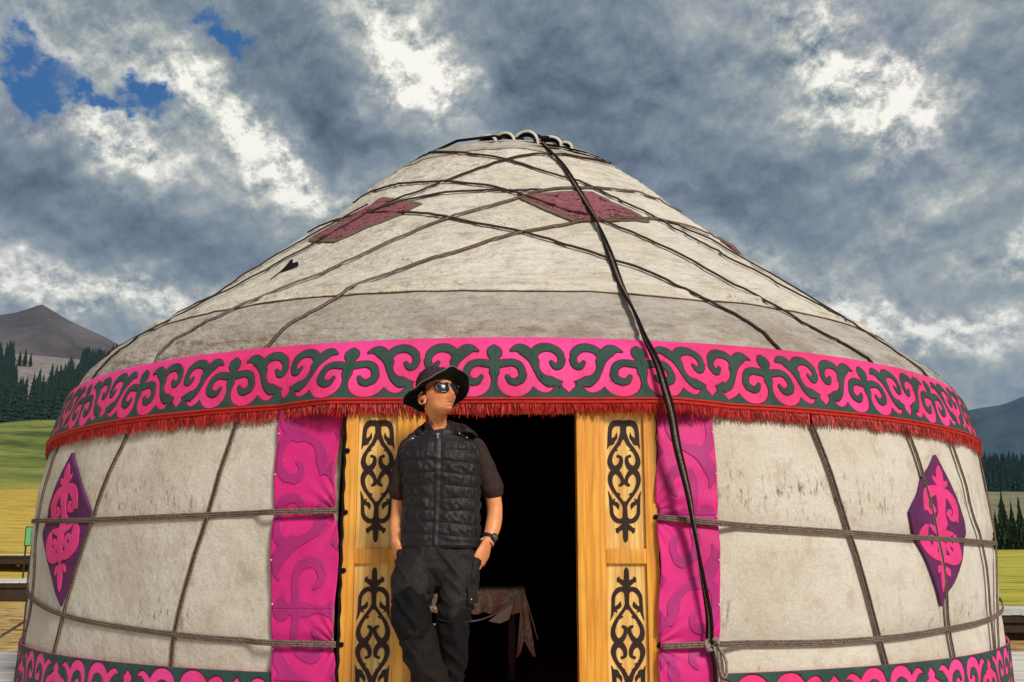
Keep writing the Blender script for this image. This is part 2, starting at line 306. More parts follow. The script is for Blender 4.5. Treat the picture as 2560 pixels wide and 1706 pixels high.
ROOFROPES={
'A':[(-37.5,1.99),(-36.97,2.126),(-32.2,2.325),(-25.67,2.579),(-18.55,2.863),(-14.55,3.022),(-8.8,3.133),(-3.3,3.237),(3.78,3.36),(9.5,3.451),(21.7,3.532),(31.61,3.579),(46,3.62),(60,3.60)],
'B':[(-23.2,1.98),(-21.95,2.077),(-20.69,2.181),(-18.4,2.305),(-16.6,2.428),(-11.92,2.607),(-5.21,2.759),(1.95,2.917),(9.34,3.023),(15.19,3.101),(25.4,3.184),(34,3.25),(46,3.25),(60,3.15)],
'C':[(-52,3.30),(-42,3.33),(-34,3.31),(-20.84,3.223),(-13.91,3.154),(-7.86,3.069),(1.97,2.933),(7.97,2.811),(13.89,2.666),(18.2,2.54),(21.0,2.40),(24.2,2.224),(25.14,2.039),(25.38,1.98)],
'D':[(-62,3.72),(-46.35,3.72),(-31.76,3.669),(-16.05,3.574),(-4.19,3.489),(2.58,3.387),(10.7,3.211),(16.48,3.117),(21.85,2.996),(27.0,2.80),(30.67,2.46),(34.37,2.187),(37.2,2.041),(38.0,1.98)],
'E':[(-70,4.14),(-53.9,4.165),(-40.48,4.128),(-15.54,3.955),(-1.0,3.832),(15.07,3.636),(21.89,3.542),(29.2,3.344),(33.78,3.2),(38.5,2.95),(44,2.62),(48,2.32),(49.5,2.107),(49.6,1.98)],
'F':[(-53,1.98),(-51.5,2.18),(-46.31,2.50),(-41,2.84),(-35.5,3.14),(-28.27,3.398),(-18.64,3.56),(-9.68,3.723),(-1.0,3.832),(8.57,3.93),(20.87,3.993),(35.91,4.03),(50,4.06)],
'G':[(-30,3.33),(-23.15,3.393),(-14.13,3.431),(-5.65,3.437),(2.67,3.433),(8.73,3.439)],
'H':[(-62,1.98),(-60,2.2),(-55,2.6),(-50,2.9),(-44,3.2),(-37,3.45)],
'I':[(36,3.25),(44,3.1),(52,2.75),(58,2.4),(61,2.1),(61.5,1.98)]}
_segs=[]
for k,v in list(WALLROPES.items())+list(ROOFROPES.items()):
    q=catmull(v,3)
    for a_,b_ in zip(q[:-1],q[1:]): _segs.append((a_,b_))
_segs=np.array(_segs)
def ropedist(th,z):
    r=np.interp(z,_zz,_rs); sl=np.where(z>2,1.55,1.0)
    P=np.stack([np.radians(th)*r,z*sl],-1); dm=np.full(th.shape,9.)
    for a_,b_ in _segs:
        ra=np.interp(a_[1],_zz,_rs); rb=np.interp(b_[1],_zz,_rs)
        A=np.array([math.radians(a_[0])*ra,a_[1]*(1.55 if a_[1]>2 else 1)]);Bq=np.array([math.radians(b_[0])*rb,b_[1]*(1.55 if b_[1]>2 else 1)])
        ab=Bq-A; t_=np.clip(((P-A)@ab)/(ab@ab+1e-12),0,1); dd=np.linalg.norm(P-A-t_[...,None]*ab,axis=-1); dm=np.minimum(dm,dd)
    return dm
def S(th,z,off=0.,wr=1.0,dent=True):
    th=np.asarray(th,float); z=np.asarray(z,float); th,z=np.broadcast_arrays(th,z)
    r=np.interp(z,_zz,_rs)
    u=(th%360)/360
    wall=1/(1+np.exp((z-2.0)*14))
    W=wall*(.040*vn(u*18,z*1.6,18,1)+.018*vn(u*60,z*4,60,2)+.004*vn(u*240,z*10,240,6))
    W+=(1-wall)*(.050*vn(u*14,z*2.2,14,3)+.026*vn(u*48,z*7,48,4)+.014*vn(u*70,z*20,70,5)+.006*vn(u*160,z*40,160,8)
        +.016*(np.clip(1-np.abs(vn(u*26,z*6.5+vn(u*40,z*3,40,15)*.8,26,16))*7,0,1)**2)+.009*(np.clip(1-np.abs(vn(u*40,z*11,40,17))*6,0,1)**2))
    if dent:
        dd=ropedist(th,z); W=W-(.016*np.exp(-(dd/.07)**2))+.004
    r=r+W*wr+off
    a=np.radians(th)
    return np.stack([cxf(z)+r*np.sin(a),YC-r*np.cos(a),z],-1)
def grid_faces(nx,ny,wrap=False,b=0,flip=False):
    F=[]
    for j in range(ny-1):
        for i in range(nx if wrap else nx-1):
            q=(b+j*nx+i,b+j*nx+(i+1)%nx,b+(j+1)*nx+(i+1)%nx,b+(j+1)*nx+i)
            F.append(q[::-1] if flip else q)
    return F
def sheet(name,t0,t1,z0,z1,nx,ny,off,m_,parent,wr=1.,thick=.008,offz=None):
    ths=np.linspace(t0,t1,nx); zs=np.linspace(z0,z1,ny); T,Z=np.meshgrid(ths,zs)
    o_=off if offz is None else np.interp(Z,offz[0],offz[1])
    V=S(T,Z,o_,wr).reshape(-1,3); F=grid_faces(nx,ny)
    b=len(V); V2=S(T,Z,o_-thick,wr).reshape(-1,3)
    F2=grid_faces(nx,ny,False,b,True); E=[]
    for i in range(nx-1):
        E.append((i+1,i,b+i,b+i+1)); k=(ny-1)*nx; E.append((k+i,k+i+1,b+k+i+1,b+k+i))
    for j in range(ny-1):
        E.append((j*nx,(j+1)*nx,b+(j+1)*nx,b+j*nx)); k=nx-1; E.append(((j+1)*nx+k,j*nx+k,b+j*nx+k,b+(j+1)*nx+k))
    return mesh(name,np.concatenate([V,V2]),F+F2+E,m_,parent)
yurt=empty('yurt',(0,YC,0)); YO=Vector((0,YC,0))
tag(yurt,'large round felt yurt with pink and green ornamental bands and an open wooden doorway','yurt')
def fin(o):     # the yurt's parts are computed in world coordinates: keep them there under the empty
    o.matrix_parent_inverse=Matrix.Translation(-YO); return o
DW=(-14.0,12.0)   # door opening, degrees
fin(sheet('wall_cover',DW[1],360+DW[0],-.06,1.9,720,110,0,M['felt'],yurt))
# roof: grey lower sheet under a paler upper cover whose hem makes the seam
fin(sheet('lower_roof_cover',-180,180,1.86,2.56,720,60,.004,M['roof_low'],yurt))
ths=np.linspace(-180,180,801)
# upper cover with wavy hem
hemz=2.36+.045*vn((ths%360)/360*11,ths*0+.5,11,9)+.02*vn((ths%360)/360*37,ths*0,37,4)
ny=110; V=[]; 
for j in range(ny):
    t_=j/(ny-1); z=hemz+(4.17-hemz)*t_
    o_=.020+.002*math.exp(-(t_/.012)**2)-.006*math.exp(-((t_-.022)/.012)**2)+.034*math.exp(-((t_-.045)/.014)**2)
    V.append(S(ths,z,o_))
V=np.concatenate([S(ths,hemz+.004,.004)[None].reshape(-1,3)]+V); F=grid_faces(801,ny+1)
fin(mesh('upper_roof_cover',V,F,M['roof'],yurt))
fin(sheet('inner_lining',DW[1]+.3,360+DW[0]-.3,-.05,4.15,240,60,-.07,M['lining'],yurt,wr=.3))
# floor of the yurt
rr=3.55; n=96
V=[(.03+rr*math.sin(2*math.pi*i/n),YC-rr*math.cos(2*math.pi*i/n),.06) for i in range(n)]
V+=[(v[0],v[1],.0) for v in V]; F=[tuple(range(n))]+[(i,n+i,n+(i+1)%n,(i+1)%n) for i in range(n)]
def carpet(gg,t,b,col):
    n_=gg.noise(gg.mapp(t,scale=(1,3,1)),4,4,.6); gg.put(b.inputs['Base Color'],gg.ramp(n_,[(.35,(.04,.008,.008)),(.5,(.75,.02,.03)),(.62,(.15,.03,.02)),(.7,(.7,.35,.2))]))
M['carpet']=mat('red_patterned_carpet',(.2,.01,.01),.9,carpet,.1)
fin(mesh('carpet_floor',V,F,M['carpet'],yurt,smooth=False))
fin(sheet('crown_grey_band',-180,180,4.02,4.175,361,8,.030,M['roof_low'],yurt))  # grey felt sheet ringing the roof just under the crown rim
# ------------------------------------------------------------------ outline shapes (marching squares over a distance field)
def capsule(X,Y,P,Wd,k=6):
    q=catmull([(p[0],p[1],w_) for p,w_ in zip(P,Wd)],k); dmin=np.full(X.shape,1e9)
    for a_,b_ in zip(q[:-1],q[1:]):
        ab=b_[:2]-a_[:2]; L2=ab@ab+1e-12
        t_=np.clip(((X-a_[0])*ab[0]+(Y-a_[1])*ab[1])/L2,0,1)
        dd=np.hypot(X-a_[0]-t_*ab[0],Y-a_[1]-t_*ab[1])-(a_[2]+t_*(b_[2]-a_[2])); dmin=np.minimum(dmin,dd)
    return dmin
def ellip(X,Y,cx,cy,rx,ry): return (np.hypot((X-cx)/rx,(Y-cy)/ry)-1)*min(rx,ry)
def contour(Fd,xs,ys):
    """polygons where Fd<0; returns verts2d, faces, boundary edges"""
    V=[];idx={};F=[];ins=Fd<0
    def gv(i,j):
        k=(0,i,j)
        if k not in idx: idx[k]=len(V);V.append((xs[i],ys[j]))
        return idx[k]
    def ev(i,j,i2,j2):
        k=(1,i,j,i2,j2)
        if k not in idx:
            a_=Fd[j,i];b_=Fd[j2,i2];t_=min(.97,max(.03,a_/(a_-b_)));idx[k]=len(V);V.append((xs[i]+(xs[i2]-xs[i])*t_,ys[j]+(ys[j2]-ys[j])*t_))
        return idx[k]
    cnt=ins[:-1,:-1].astype(int)+ins[1:,:-1]+ins[:-1,1:]+ins[1:,1:]
    B=[]
    for j,i in zip(*np.nonzero(cnt)):
        c4=[(i,j),(i+1,j),(i+1,j+1),(i,j+1)]; poly=[];cut=[]
        for a_ in range(4):
            p=c4[a_];q=c4[(a_+1)%4];pi=ins[p[1],p[0]];qi=ins[q[1],q[0]]
            if pi: poly.append(gv(*p));cut.append(0)
            if pi!=qi:
                if p<q: poly.append(ev(*p,*q))
                else: poly.append(ev(*q,*p))
                cut.append(1)
        if len(poly)>=3: F.append(tuple(poly))
    cnt_={}
    for f in F:
        for a_,b_ in zip(f,f[1:]+f[:1]):
            if (b_,a_) in cnt_: cnt_.pop((b_,a_))
            else: cnt_[(a_,b_)]=1
    return np.array(V),F,list(cnt_)
def relief(mb,con,mapf,h,m_,base=0.):
    """put a contour on a surface: top at height h, with side walls down to base; mapf(V2,height)->xyz"""
    V2,F,Bd=con
    T=mapf(V2,h); used=sorted({i for e in Bd for i in e}); ix={u_:k for k,u_ in enumerate(used)}
    Bt=mapf(V2[used],base) if used else []
    b=len(mb.V); n_=len(T); mb.V+=[tuple(v) for v in T]+[tuple(v) for v in Bt]
    for f in F: mb.F.append(tuple(b+i for i in f[::-1])); mb.M.append(m_)
    for a_,c_ in Bd: mb.F.append((b+a_,b+c_,b+n_+ix[c_],b+n_+ix[a_])); mb.M.append(m_)
# --- the ram's-horn border: one period is 1360 wide, 535 high (v down)
stp=9.
def border_fields(u0=0,u1=1360,v0=0,v1=535,step=stp):
    xs=np.linspace(u0,u1,int((u1-u0)/step)+1); ys=np.linspace(v0,v1,int((v1-v0)/step)+1); X,Y=np.meshgrid(xs,ys)
    U=np.abs(((X+680)%1360)-680)    # mirrored about 0 and 680
    bulb=np.minimum.reduce([ellip(U,Y,0,142,66,58),capsule(U,Y,[(0,84),(0,112)],[3,36]),capsule(U,Y,[(0,185),(0,300)],[34,40])])
    gr=np.minimum.reduce([capsule(U,Y,[(0,245),(0,520)],[38,60]),
        capsule(U,Y,[(0,250),(90,236),(170,232),(235,262),(262,325),(245,375),(198,398),(150,390),(118,352)],[30,28,26,30,32,30,26,22,14]),
        capsule(U,Y,[(152,126),(215,104),(275,122),(330,185),(380,270),(430,350),(520,420),(610,480)],[4,28,46,58,54,52,62,84]),
        capsule(U,Y,[(345,190),(400,120),(470,95),(545,102),(608,146),(628,208),(604,256),(562,262),(528,228)],[34,34,34,32,32,30,26,22,13]),
        430+0*X-Y])
    pk=np.minimum.reduce([capsule(U,Y,[(110,444),(250,444)],[44,44]),capsule(U,Y,[(120,158),(170,158),(232,182),(296,240),(334,320),(372,395),(430,445),(490,462),(560,430)],[14,22,28,34,40,44,40,28,4]),
        capsule(U,Y,[(165,296),(108,298),(66,338),(56,400),(92,458),(165,486),(250,480),(310,440),(345,380)],[27,28,30,34,38,40,40,40,40]),
        capsule(U,Y,[(566,186),(508,172),(456,196),(440,256),(468,308),(528,326),(595,312),(680,285)],[25,27,31,32,31,27,22,22]),
        capsule(U,Y,[(680,30),(680,370)],[34,30]),
        ellip(U,Y,680,418,74,50),capsule(U,Y,[(680,430),(680,492)],[48,3])])
    gl=capsule(U,Y,[(198,398),(150,390),(118,352)],[26,22,14])
    gl=np.minimum(gl,capsule(U,Y,[(245,375),(198,398)],[30,26]))
    gl=np.minimum(gl,capsule(U,Y,[(628,208),(604,256),(562,262),(528,228)],[30,26,22,13]))
    d_=np.minimum(np.minimum(np.maximum(gr,-pk),gl),bulb)
    return d_,xs,ys
fd,xs,ys=border_fields(); con_green=contour(fd,xs,ys); con_seam=contour(fd-9,xs,ys)
def dbump(th):
    t_=(np.asarray(th,float)+180)%360-180; a_=np.abs(t_+.9); need=np.maximum(0,3.665/np.cos(np.radians(np.minimum(a_,13.5)))-3.65)
    return need*np.clip((19-a_)/5.5,0,1)**.8
def band(name,z_top,z_bot,off_top,off_bot,flip,thetas0,parent,m_,gap=None):
    NP=30; per=360/NP; mb=MB()
    tr_=np.linspace(-180,180,721) if not gap else np.linspace(gap[1],gap[0]+360,721)
    T,Z=np.meshgrid(tr_,np.linspace(z_bot,z_top,26))
    def offs(z): return np.interp(z,[z_bot,z_top],[off_bot,off_top])
    def rip(th,z): return .010*vn((th%360)/360*70,z*5,70,11)*np.clip((z_top-z)/(z_top-z_bot),0,1)
    def pt(th,z,h):
        o_=offs(z)+rip(th,z)+h
        if not gap: o_=o_+dbump(th)*np.clip((z_top-z)/(z_top-z_bot),0,1)**.7
        return S(th,z,o_,.45,False)
    V=np.concatenate([pt(T,Z,0).reshape(-1,3),pt(T,Z,-.008).reshape(-1,3)]); F=grid_faces(721,26)+grid_faces(721,26,False,721*26,True)
    for i in range(720): F.append((i+1,i,721*26+i,721*26+i+1)); k=25*721; F.append((k+i,k+i+1,721*26+k+i+1,721*26+k+i))
    mb.add(V,F,0)
    for p in range(NP):
        t0=thetas0+p*per
        def mapf(V2,h):
            u_=V2[:,0];v_=V2[:,1]
            if flip: th=t0+per*(1-u_/1360); z=z_bot+(z_top-z_bot)*(v_/535)
            else: th=t0+per*u_/1360; z=z_top+(z_bot-z_top)*(v_/535)
            return pt(th,z,h)
        if gap:
            tc_=((t0+per/2)+180)%360-180
            def cut(con):
                V2,Fq,_=con; th_=((t0+per*(1-V2[:,0]/1360) if flip else t0+per*V2[:,0]/1360)+180)%360-180; ok=(th_<gap[0]-.1)|(th_>gap[1]+.1)
                Fk=[f for f in Fq if all(ok[i] for i in f)]; c_={}
                for f in Fk:
                    for a_,b_ in zip(f,f[1:]+f[:1]):
                        if (b_,a_) in c_: c_.pop((b_,a_))
                        else: c_[(a_,b_)]=1
                return V2,Fk,list(c_)
            if abs(tc_)<30:
                for cn,h_,m2,b2 in ((cut(con_seam),.0015,1,0.),(cut(con_green),.004,2,.001)):
                    if cn[1]: relief(mb,cn,mapf,h_,m2,b2)
                continue
        relief(mb,con_seam,mapf,.0015,1); relief(mb,con_green,mapf,.004,2,.001)
    return fin(mb.build(name,m_,parent)),pt
ob,ptb=band('ornamental_band',1.995,1.652,.020,.034,False,-1.6,yurt,[M['pink'],M['seam'],M['green']])
ob['label']='pink felt band with dark green curling horn ornament'
bb,ptl=band('base_band',.307,-.035,.026,.028,True,-4.0,yurt,[M['pink'],M['seam'],M['green']],gap=(-13.6,10.9))
bb['label']='lower green band with pink curling ornament'
# braid and fringe under the band
mb=MB(); T,Z=np.meshgrid(np.linspace(-180,180,721),np.linspace(1.626,1.656,5))
def pf(T,Z,h=0): return ptb(T,np.maximum(Z,1.652),h)+np.stack([0*T,0*T,Z-np.maximum(Z,1.652)],-1)
V=np.concatenate([pf(T,Z,.010).reshape(-1,3),pf(T,Z,-.012).reshape(-1,3)]); F=grid_faces(721,5)+grid_faces(721,5,False,721*5,True)
for i in range(720): F.append((i+1,i,721*5+i,721*5+i+1)); k=4*721; F.append((k+i,k+i+1,721*5+k+i+1,721*5+k+i))
mb.add(V,F); mb.tube([tuple(p) for p in pf(np.linspace(-180,180,721),np.full(721,1.648),.014)],.004,5)
mb.build('braid',M['red'],ob)
rnd=random.Random(5)
V=[];F=[]
NS=4600
th=np.linspace(-180,180,NS,endpoint=False)+_rng.rand(NS)*.06; 
clump=vn((th%360)/360*260,th*0,260,13)
ln=.058+.020*_rng.rand(NS)**2+.015*clump+.012*vn((th%360)/360*60,th*0,60,18); sw=(_rng.rand(NS)-.5)*.014+.030*vn((th%360)/360*330,th*0+3,330,14); out=.012*_rng.rand(NS); wd=.0026+.0022*_rng.rand(NS)
top=pf(th,np.full(NS,1.630),-.001)
a=np.radians(th); tx=np.stack([np.cos(a),np.sin(a),0*a],-1); nx_=np.stack([np.sin(a),-np.cos(a),0*a],-1)
rows=[]
for k,(f_,wf) in enumerate([(0,1),(.35,1.1),(.7,.9),(1,.35)]):
    c_=top+nx_*(out*(1 if k else .6)+.004*math.sin(k*2)*np.sin(th*91))[:,None]+tx*(sw*f_*f_)[:,None]; c_=c_.copy(); c_[:,2]-=ln*f_
    rows.append((c_-tx*(wd*wf)[:,None],c_+nx_*(.002),c_+tx*(wd*wf)[:,None]))
A=np.stack([np.stack(r_,1) for r_ in rows],1)  # NS,4,3,3
V=A.reshape(-1,3)
for i in range(NS):
    b=i*12
    for k in range(3):
        for q in range(2): F.append((b+k*3+q,b+(k+1)*3+q,b+(k+1)*3+q+1,b+k*3+q+1))
mesh('fringe',V,F,M['fringe'],ob,smooth=False)
# ------------------------------------------------------------------ ropes
def rope(name,path,off,m_,parent,n=3,r=.006,gap=.011,twist=0.,k=10,wr=1.,mats=None,dens=1,pts3=None):
    if pts3 is None:
        q=catmull(path,k); P=S(q[:,0],q[:,1],0,wr)
    else: P=catmull(pts3,k)
    Tn=np.gradient(P,axis=0); Tn/=np.linalg.norm(Tn,axis=1)[:,None]+1e-9
    N=P-np.array([.0,YC,0]); N[:,2]=0; N/=np.linalg.norm(N,axis=1)[:,None]
    if pts3 is None:
        up_=np.where(P[:,2]>1.95,1.,.0); N[:,2]=up_*.9; N/=np.linalg.norm(N,axis=1)[:,None]
    N=N-Tn*(N*Tn).sum(1)[:,None]; N/=np.linalg.norm(N,axis=1)[:,None]; Bn=np.cross(Tn,N)
    s_=np.concatenate([[0],np.cumsum(np.linalg.norm(np.diff(P,axis=0),axis=1))])
    mb=MB()
    for c_ in range(n):
        l=(c_-(n-1)/2)*gap; ang=twist*s_
        if off=='wall': of2=(.027+.045*np.clip((np.where(q[:,0]>0,17.6,21.2)-np.abs(q[:,0]))/1.5,0,1))[:,None]
        elif isinstance(off,str) and off=='roof': of2=np.interp(P[:,2],[2.28,2.42],[.013,.030])[:,None]
        else: of2=off
        # else np.interp(P[:,2],[2.28,2.42],[.013,.030])[:,None]
        Q=P+N*(of2+.0015*(c_%2))+Bn*(l*np.cos(ang))[:,None]+N*(l*np.sin(ang))[:,None]
        mb.tube([tuple(x) for x in Q],r,7,(c_%len(mats)) if mats else 0)
    return fin(mb.build(name,mats or m_,parent))
for k,v in WALLROPES.items():
    rope('tie_rope',v,.024 if k[0]=='V' else 'wall',None,yurt,3,.0052,.0098,mats=[M['rope'],M['rope_dark'],M['rope']] if k[0]=='V' else [M['rope'],M['rope'],M['rope']])
for k,v in ROOFROPES.items():
    rope('roof_rope',v,'roof',None,yurt,2,.0062,.011,mats=[M['rope_dark'],M['rope']] if k in 'AB' else [M['rope_dark'],M['rope_dark']])
# ------------------------------------------------------------------ long hanging rope from the crown, over the eave, to a knot low on the wall
hp=[S(15.6,4.17,.05),S(16.2,4.05,.055),S(16.71,3.792,.06),S(16.75,3.51,.06),S(15.71,3.143,.06),S(14.19,2.783,.06),S(12.66,2.451,.06),S(11.58,2.167,.065),S(11.27,1.99,.08),S(11.4,1.84,.145),S(11.59,1.689,.185),S(11.82,1.553,.19),S(12.1,1.40,.17),S(12.85,1.182,.14),S(13.4,1.0,.125),S(13.96,.762,.10),S(14.4,.58,.09),S(14.6,.455,.07)]
rope('hanging_rope',None,0,None,yurt,3,.0085,.0135,twist=2.3,k=12,mats=[M['rope_black'],M['rope'],M['rope_black']],pts3=hp)
kn=MB(); c0=S(14.7,.45,.085)
for q in range(3):
    P=[(c0[0]+.030*math.cos(t_)*(1-.15*q),c0[1]-.012*math.sin(2*t_+q),c0[2]+.026*math.sin(t_+q*1.1)) for t_ in np.linspace(0,6.28,16)]
    kn.tube(P,.0095,7,cap=False)
fin(kn.build('knot',M['rope_light'],yurt))
for dx_,w_,m_ in ((0,.0,'rope_black'),(.014,.004,'rope_light'),(.028,.01,'rope')):
    P=[(c0[0]+dx_-.005,c0[1]-.004,c0[2]-.01),(c0[0]+dx_*1.4+.006,c0[1],c0[2]-.10),(c0[0]+dx_*.9+.012,c0[1]+.004,c0[2]-.22),(c0[0]+dx_*.7,c0[1]+.01,c0[2]-.36)]
    mb=MB(); mb.tube([tuple(p) for p in catmull(P,6)],.0085,7); fin(mb.build('rope_tail',M[m_],yurt))
mb=MB(); P=[(c0[0]+.03,c0[1]-.01,c0[2]-.01),(c0[0]+.062,c0[1]-.012,c0[2]-.08),(c0[0]+.058,c0[1]-.01,c0[2]-.15),(c0[0]+.035,c0[1]-.01,c0[2]-.13),(c0[0]+.025,c0[1]-.01,c0[2]-.03)]
mb.tube([tuple(p) for p in catmull(P,6)],.007,7); fin(mb.build('rope_loop',M['rope_light'],yurt))
# ------------------------------------------------------------------ magenta strips either side of the door
RT=[1.083,.448]
def strip(name,tA,tB,inner,seed,lab):
    nx,ny=44,230; w_=abs(tB-tA)
    def pt(fx,z,h):
        """fx 0 at the door side .. 1 outer"""
        fx=np.asarray(fx,float); z=np.asarray(z,float)
        pull=sum(np.exp(-((z-q)/.045)**2) for q in RT)                       # gathered where the ropes cross it
        edge=(.012*np.sin(z*9+seed)+.010*vn(z*6,z*0,0,seed))+.045*pull*0.5
        f2=np.where(inner>0,edge/.36,0)+fx*(1-edge/.36)-.012*vn(z*7,z*0+2,0,seed+3)*fx
        th=(tA+(tB-tA)*f2)*(1-.045*np.clip(1-(z-.3)/1.2,0,1))
        out=.044+.014*vn(fx*2.2,z*3.2,0,seed+1)+.008*vn(fx*3,z*9,0,seed+2)-.010*pull
        # folds that fan from the tie
        for q in RT:
            dz=z-q; dx_=fx*.36+.03; a_=np.arctan2(dz,dx_); out=out+.007*np.sin(a_*17+seed)*np.exp(-(np.hypot(dz,dx_)/.16)**2)*np.clip(np.hypot(dz,dx_)/.03,0,1)
        return S(th,z,out+h,.5)
    X,Z=np.meshgrid(np.linspace(0,1,nx),np.linspace(.255,1.66,ny)); mb=MB()
    V=pt(X,Z,0).reshape(-1,3); V2=pt(X,Z,-.005).reshape(-1,3); fl=tB<tA; b=nx*ny
    F=grid_faces(nx,ny,False,0,fl)+grid_faces(nx,ny,False,b,not fl)
    for j in range(ny-1):
        for c_,s_ in((0,1),(nx-1,0)):
            q=(j*nx+c_,(j+1)*nx+c_,b+(j+1)*nx+c_,b+j*nx+c_); F.append(q if s_^fl else q[::-1])
    mb.add(np.concatenate([V,V2]),F,0)
    # large horn scrolls running up the strip
    sc_=2.6; H=(1.60-.27)/.74*1360/sc_; u0=seed*130.
    f_,xs_,ys_=border_fields(0,1360,80,480,10.)
    for p in range(-1,3):
        cell=contour(f_ if inner==1 or True else f_,xs_,ys_)
        V2d,Fc,Bc=cell
        zz=.27+(p*1360+V2d[:,0]+u0)/1360*.74*sc_*.62
        keepz=(zz>.262)&(zz<1.655)
        Fk=[f for f in Fc if all(keepz[i] for i in f)]
        cnt_={}
        for f in Fk:
            for a_,b_ in zip(f,f[1:]+f[:1]):
                if (b_,a_) in cnt_: cnt_.pop((b_,a_))
                else: cnt_[(a_,b_)]=1
        def mp(Vv,h):
            z_=.27+(p*1360+Vv[:,0]+u0)/1360*.74*sc_*.62; fx=.02+.95*(480-Vv[:,1])/400.
            return pt(fx if inner>0 else 1-fx*1.0,z_,h)
        if Fk:
            n0=len(mb.F); relief(mb,(V2d,Fk,list(cnt_)),mp,.0035,1,.0003)
            if fl!=(inner<=0) : pass
    o=fin(mb.build(name,[M['strip'],M['strip2']],yurt)); o['label']=lab
    # white tacks on the outer edge
    for z in np.arange(.42,1.6,.215):
        for fx in ((.97,) if True else ()):
            p=pt(np.array([fx]),np.array([z]),.006)[0]; P=[(p[0],p[1]+.004,p[2]),(p[0],p[1]-.004,p[2])]; tk=MB(); tk.tube(P,.0045,8); tk.build('tack',M['white_wood'],o)
    return o
strip('door_side_cloth',-14.1,-19.7,1,3,'magenta cloth strip on the left of the door')
strip('door_side_cloth',11.2,16.3,1,7,'magenta cloth strip on the right of the door')
# ------------------------------------------------------------------ lozenges
def lozenge_fields():
    xs=np.linspace(-1.02,1.02,150); ys=np.linspace(-1.02,1.02,220); X,Y=np.meshgrid(xs,ys)
    hw=np.where(np.abs(Y)<1,(1-np.abs(Y)**1.12),0)
    base=np.abs(X)-hw
    A=2.2                                             # metric: y counts more
    U=np.abs(X); Vv=Y*A
    def q(Vy,s):
        return np.minimum.reduce([
          capsule(U,Vy,[(0,-.1),(0,.30),(0,.9),(0,1.62*s)],[.20,.09,.13,.05]),
          capsule(U,Vy,[(0,1.40*s),(0,1.62*s),(0,1.82*s)],[.10,.09,.01]),
          capsule(U,Vy,[(0,1.22*s),(.12,1.28*s),(.22,1.40*s)],[.08,.08,.015]),
          capsule(U,Vy,[(0,.98),(.16,1.00),(.34,.86),(.46,.62),(.50,.38),(.56,.22)],[.10,.13,.13,.11,.08,.01]),
          capsule(U,Vy,[(.46,.62),(.44,.36),(.33,.24),(.22,.34),(.27,.48)],[.07,.07,.065,.06,.05])])
    low=np.minimum.reduce([capsule(U,-Vv,[(0,.30),(.22,.22),(.40,.16)],[.09,.08,.02]),
          capsule(U,-Vv,[(.50,.22),(.54,.45),(.46,.76),(.26,.92),(.06,.90)],[.05,.12,.14,.12,.07]),
          capsule(U,-Vv,[(.46,.80),(.30,.78),(.20,.60),(.28,.45),(.36,.52)],[.06,.06,.055,.05,.045]),
          capsule(U,-Vv,[(0,-.1),(0,1.0)],[.14,.08]),capsule(U,-Vv,[(0,1.16),(0,1.7)],[.05,.05]),capsule(U,-Vv,[(0,1.28),(.13,1.22),(.20,1.34)],[.07,.07,.02]),capsule(U,-Vv,[(0,1.38),(0,1.55),(0,1.8)],[.09,.07,.01])])
    orn=np.where(Vv>=0,q(Vv,1.0),low)
    return base,np.maximum(orn-.010,base+.06),xs,ys
lb,lo,lx,ly=lozenge_fields(); c_base=contour(lb,lx,ly); c_orn=contour(lo,lx,ly)
def lozenge(name,quad,off,mats,orn=True,lab=None):
    """quad: top,right,bottom,left in (deg,z)"""
    T_,R_,B_,L_=[np.array(p) for p in quad]
    def mp(V2,h):
        x=V2[:,0:1];y=V2[:,1:2]
        up=np.where(y>0,y,0);dn=np.where(y<0,-y,0);ri=np.where(x>0,x,0);le=np.where(x<0,-x,0)
        C_=(R_+L_)/2*1.0
        P=C_+(T_-C_)*up+(B_-C_)*dn+(R_-C_)*ri+(L_-C_)*le
        return S(P[:,0],P[:,1],off+h)
    mb=MB(); relief(mb,c_base,mp,.004,0,-.012)
    if orn: relief(mb,c_orn,mp,.008,1,.003)
    else:
        V2,F_,B2=c_base; relief(mb,(V2*.86,F_,B2),mp,.007,1,.003)
    o=fin(mb.build(name,mats,yurt)); 
    if lab:o['label']=lab
lozenge('wall_lozenge',[(-49.0,1.503),(-42.27,1.127),(-46.93,.574),(-54.1,1.027)],.018,[M['purple'],M['pink_hi']],lab='purple lozenge with pink scrolls on the left wall')
lozenge('wall_lozenge',[(43.84,1.466),(48.41,1.0),(41.27,.586),(37.2,1.111)],.018,[M['purple'],M['pink_hi']],lab='purple lozenge with pink scrolls on the right wall')
lozenge('roof_lozenge',[(21.15,3.502),(29.2,3.199),(11.82,3.084),(1.93,3.377)],.036,[M['faded_edge'],M['faded']],False,'faded red lozenge on the roof under the hanging rope')
lozenge('roof_lozenge',[(-33.0,3.52),(-18.31,3.33),(-30.68,2.991),(-42.6,3.14)],.036,[M['faded_edge'],M['faded']],False,'faded red lozenge on the left of the roof')
lozenge('roof_lozenge',[(66,3.45),(74,3.2),(62,3.0),(54,3.25)],.036,[M['faded_edge'],M['faded']],False)
# small torn flap on the roof
mb=MB(); tp=[S(a_,z_,.033+k_) for a_,z_,k_ in ((-34.5,2.715,0),(-33.4,2.725,.0),(-32.1,2.765,0),(-32.7,2.80,.02),(-33.3,2.79,.03),(-33.7,2.825,.045),(-34.2,2.79,.03),(-34.6,2.835,.04),(-34.75,2.77,.01))]
mb.add(tp,[(0,1,2,3,4),(0,4,5,6),(0,6,7,8)])
mb.tube([tp[0],tp[8],tp[7]],.004,5); mb.tube([tp[0],S(-34.9,2.66,.030)],.0035,5)
fin(mb.build('torn_flap',M['rope_black'],yurt,smooth=False))
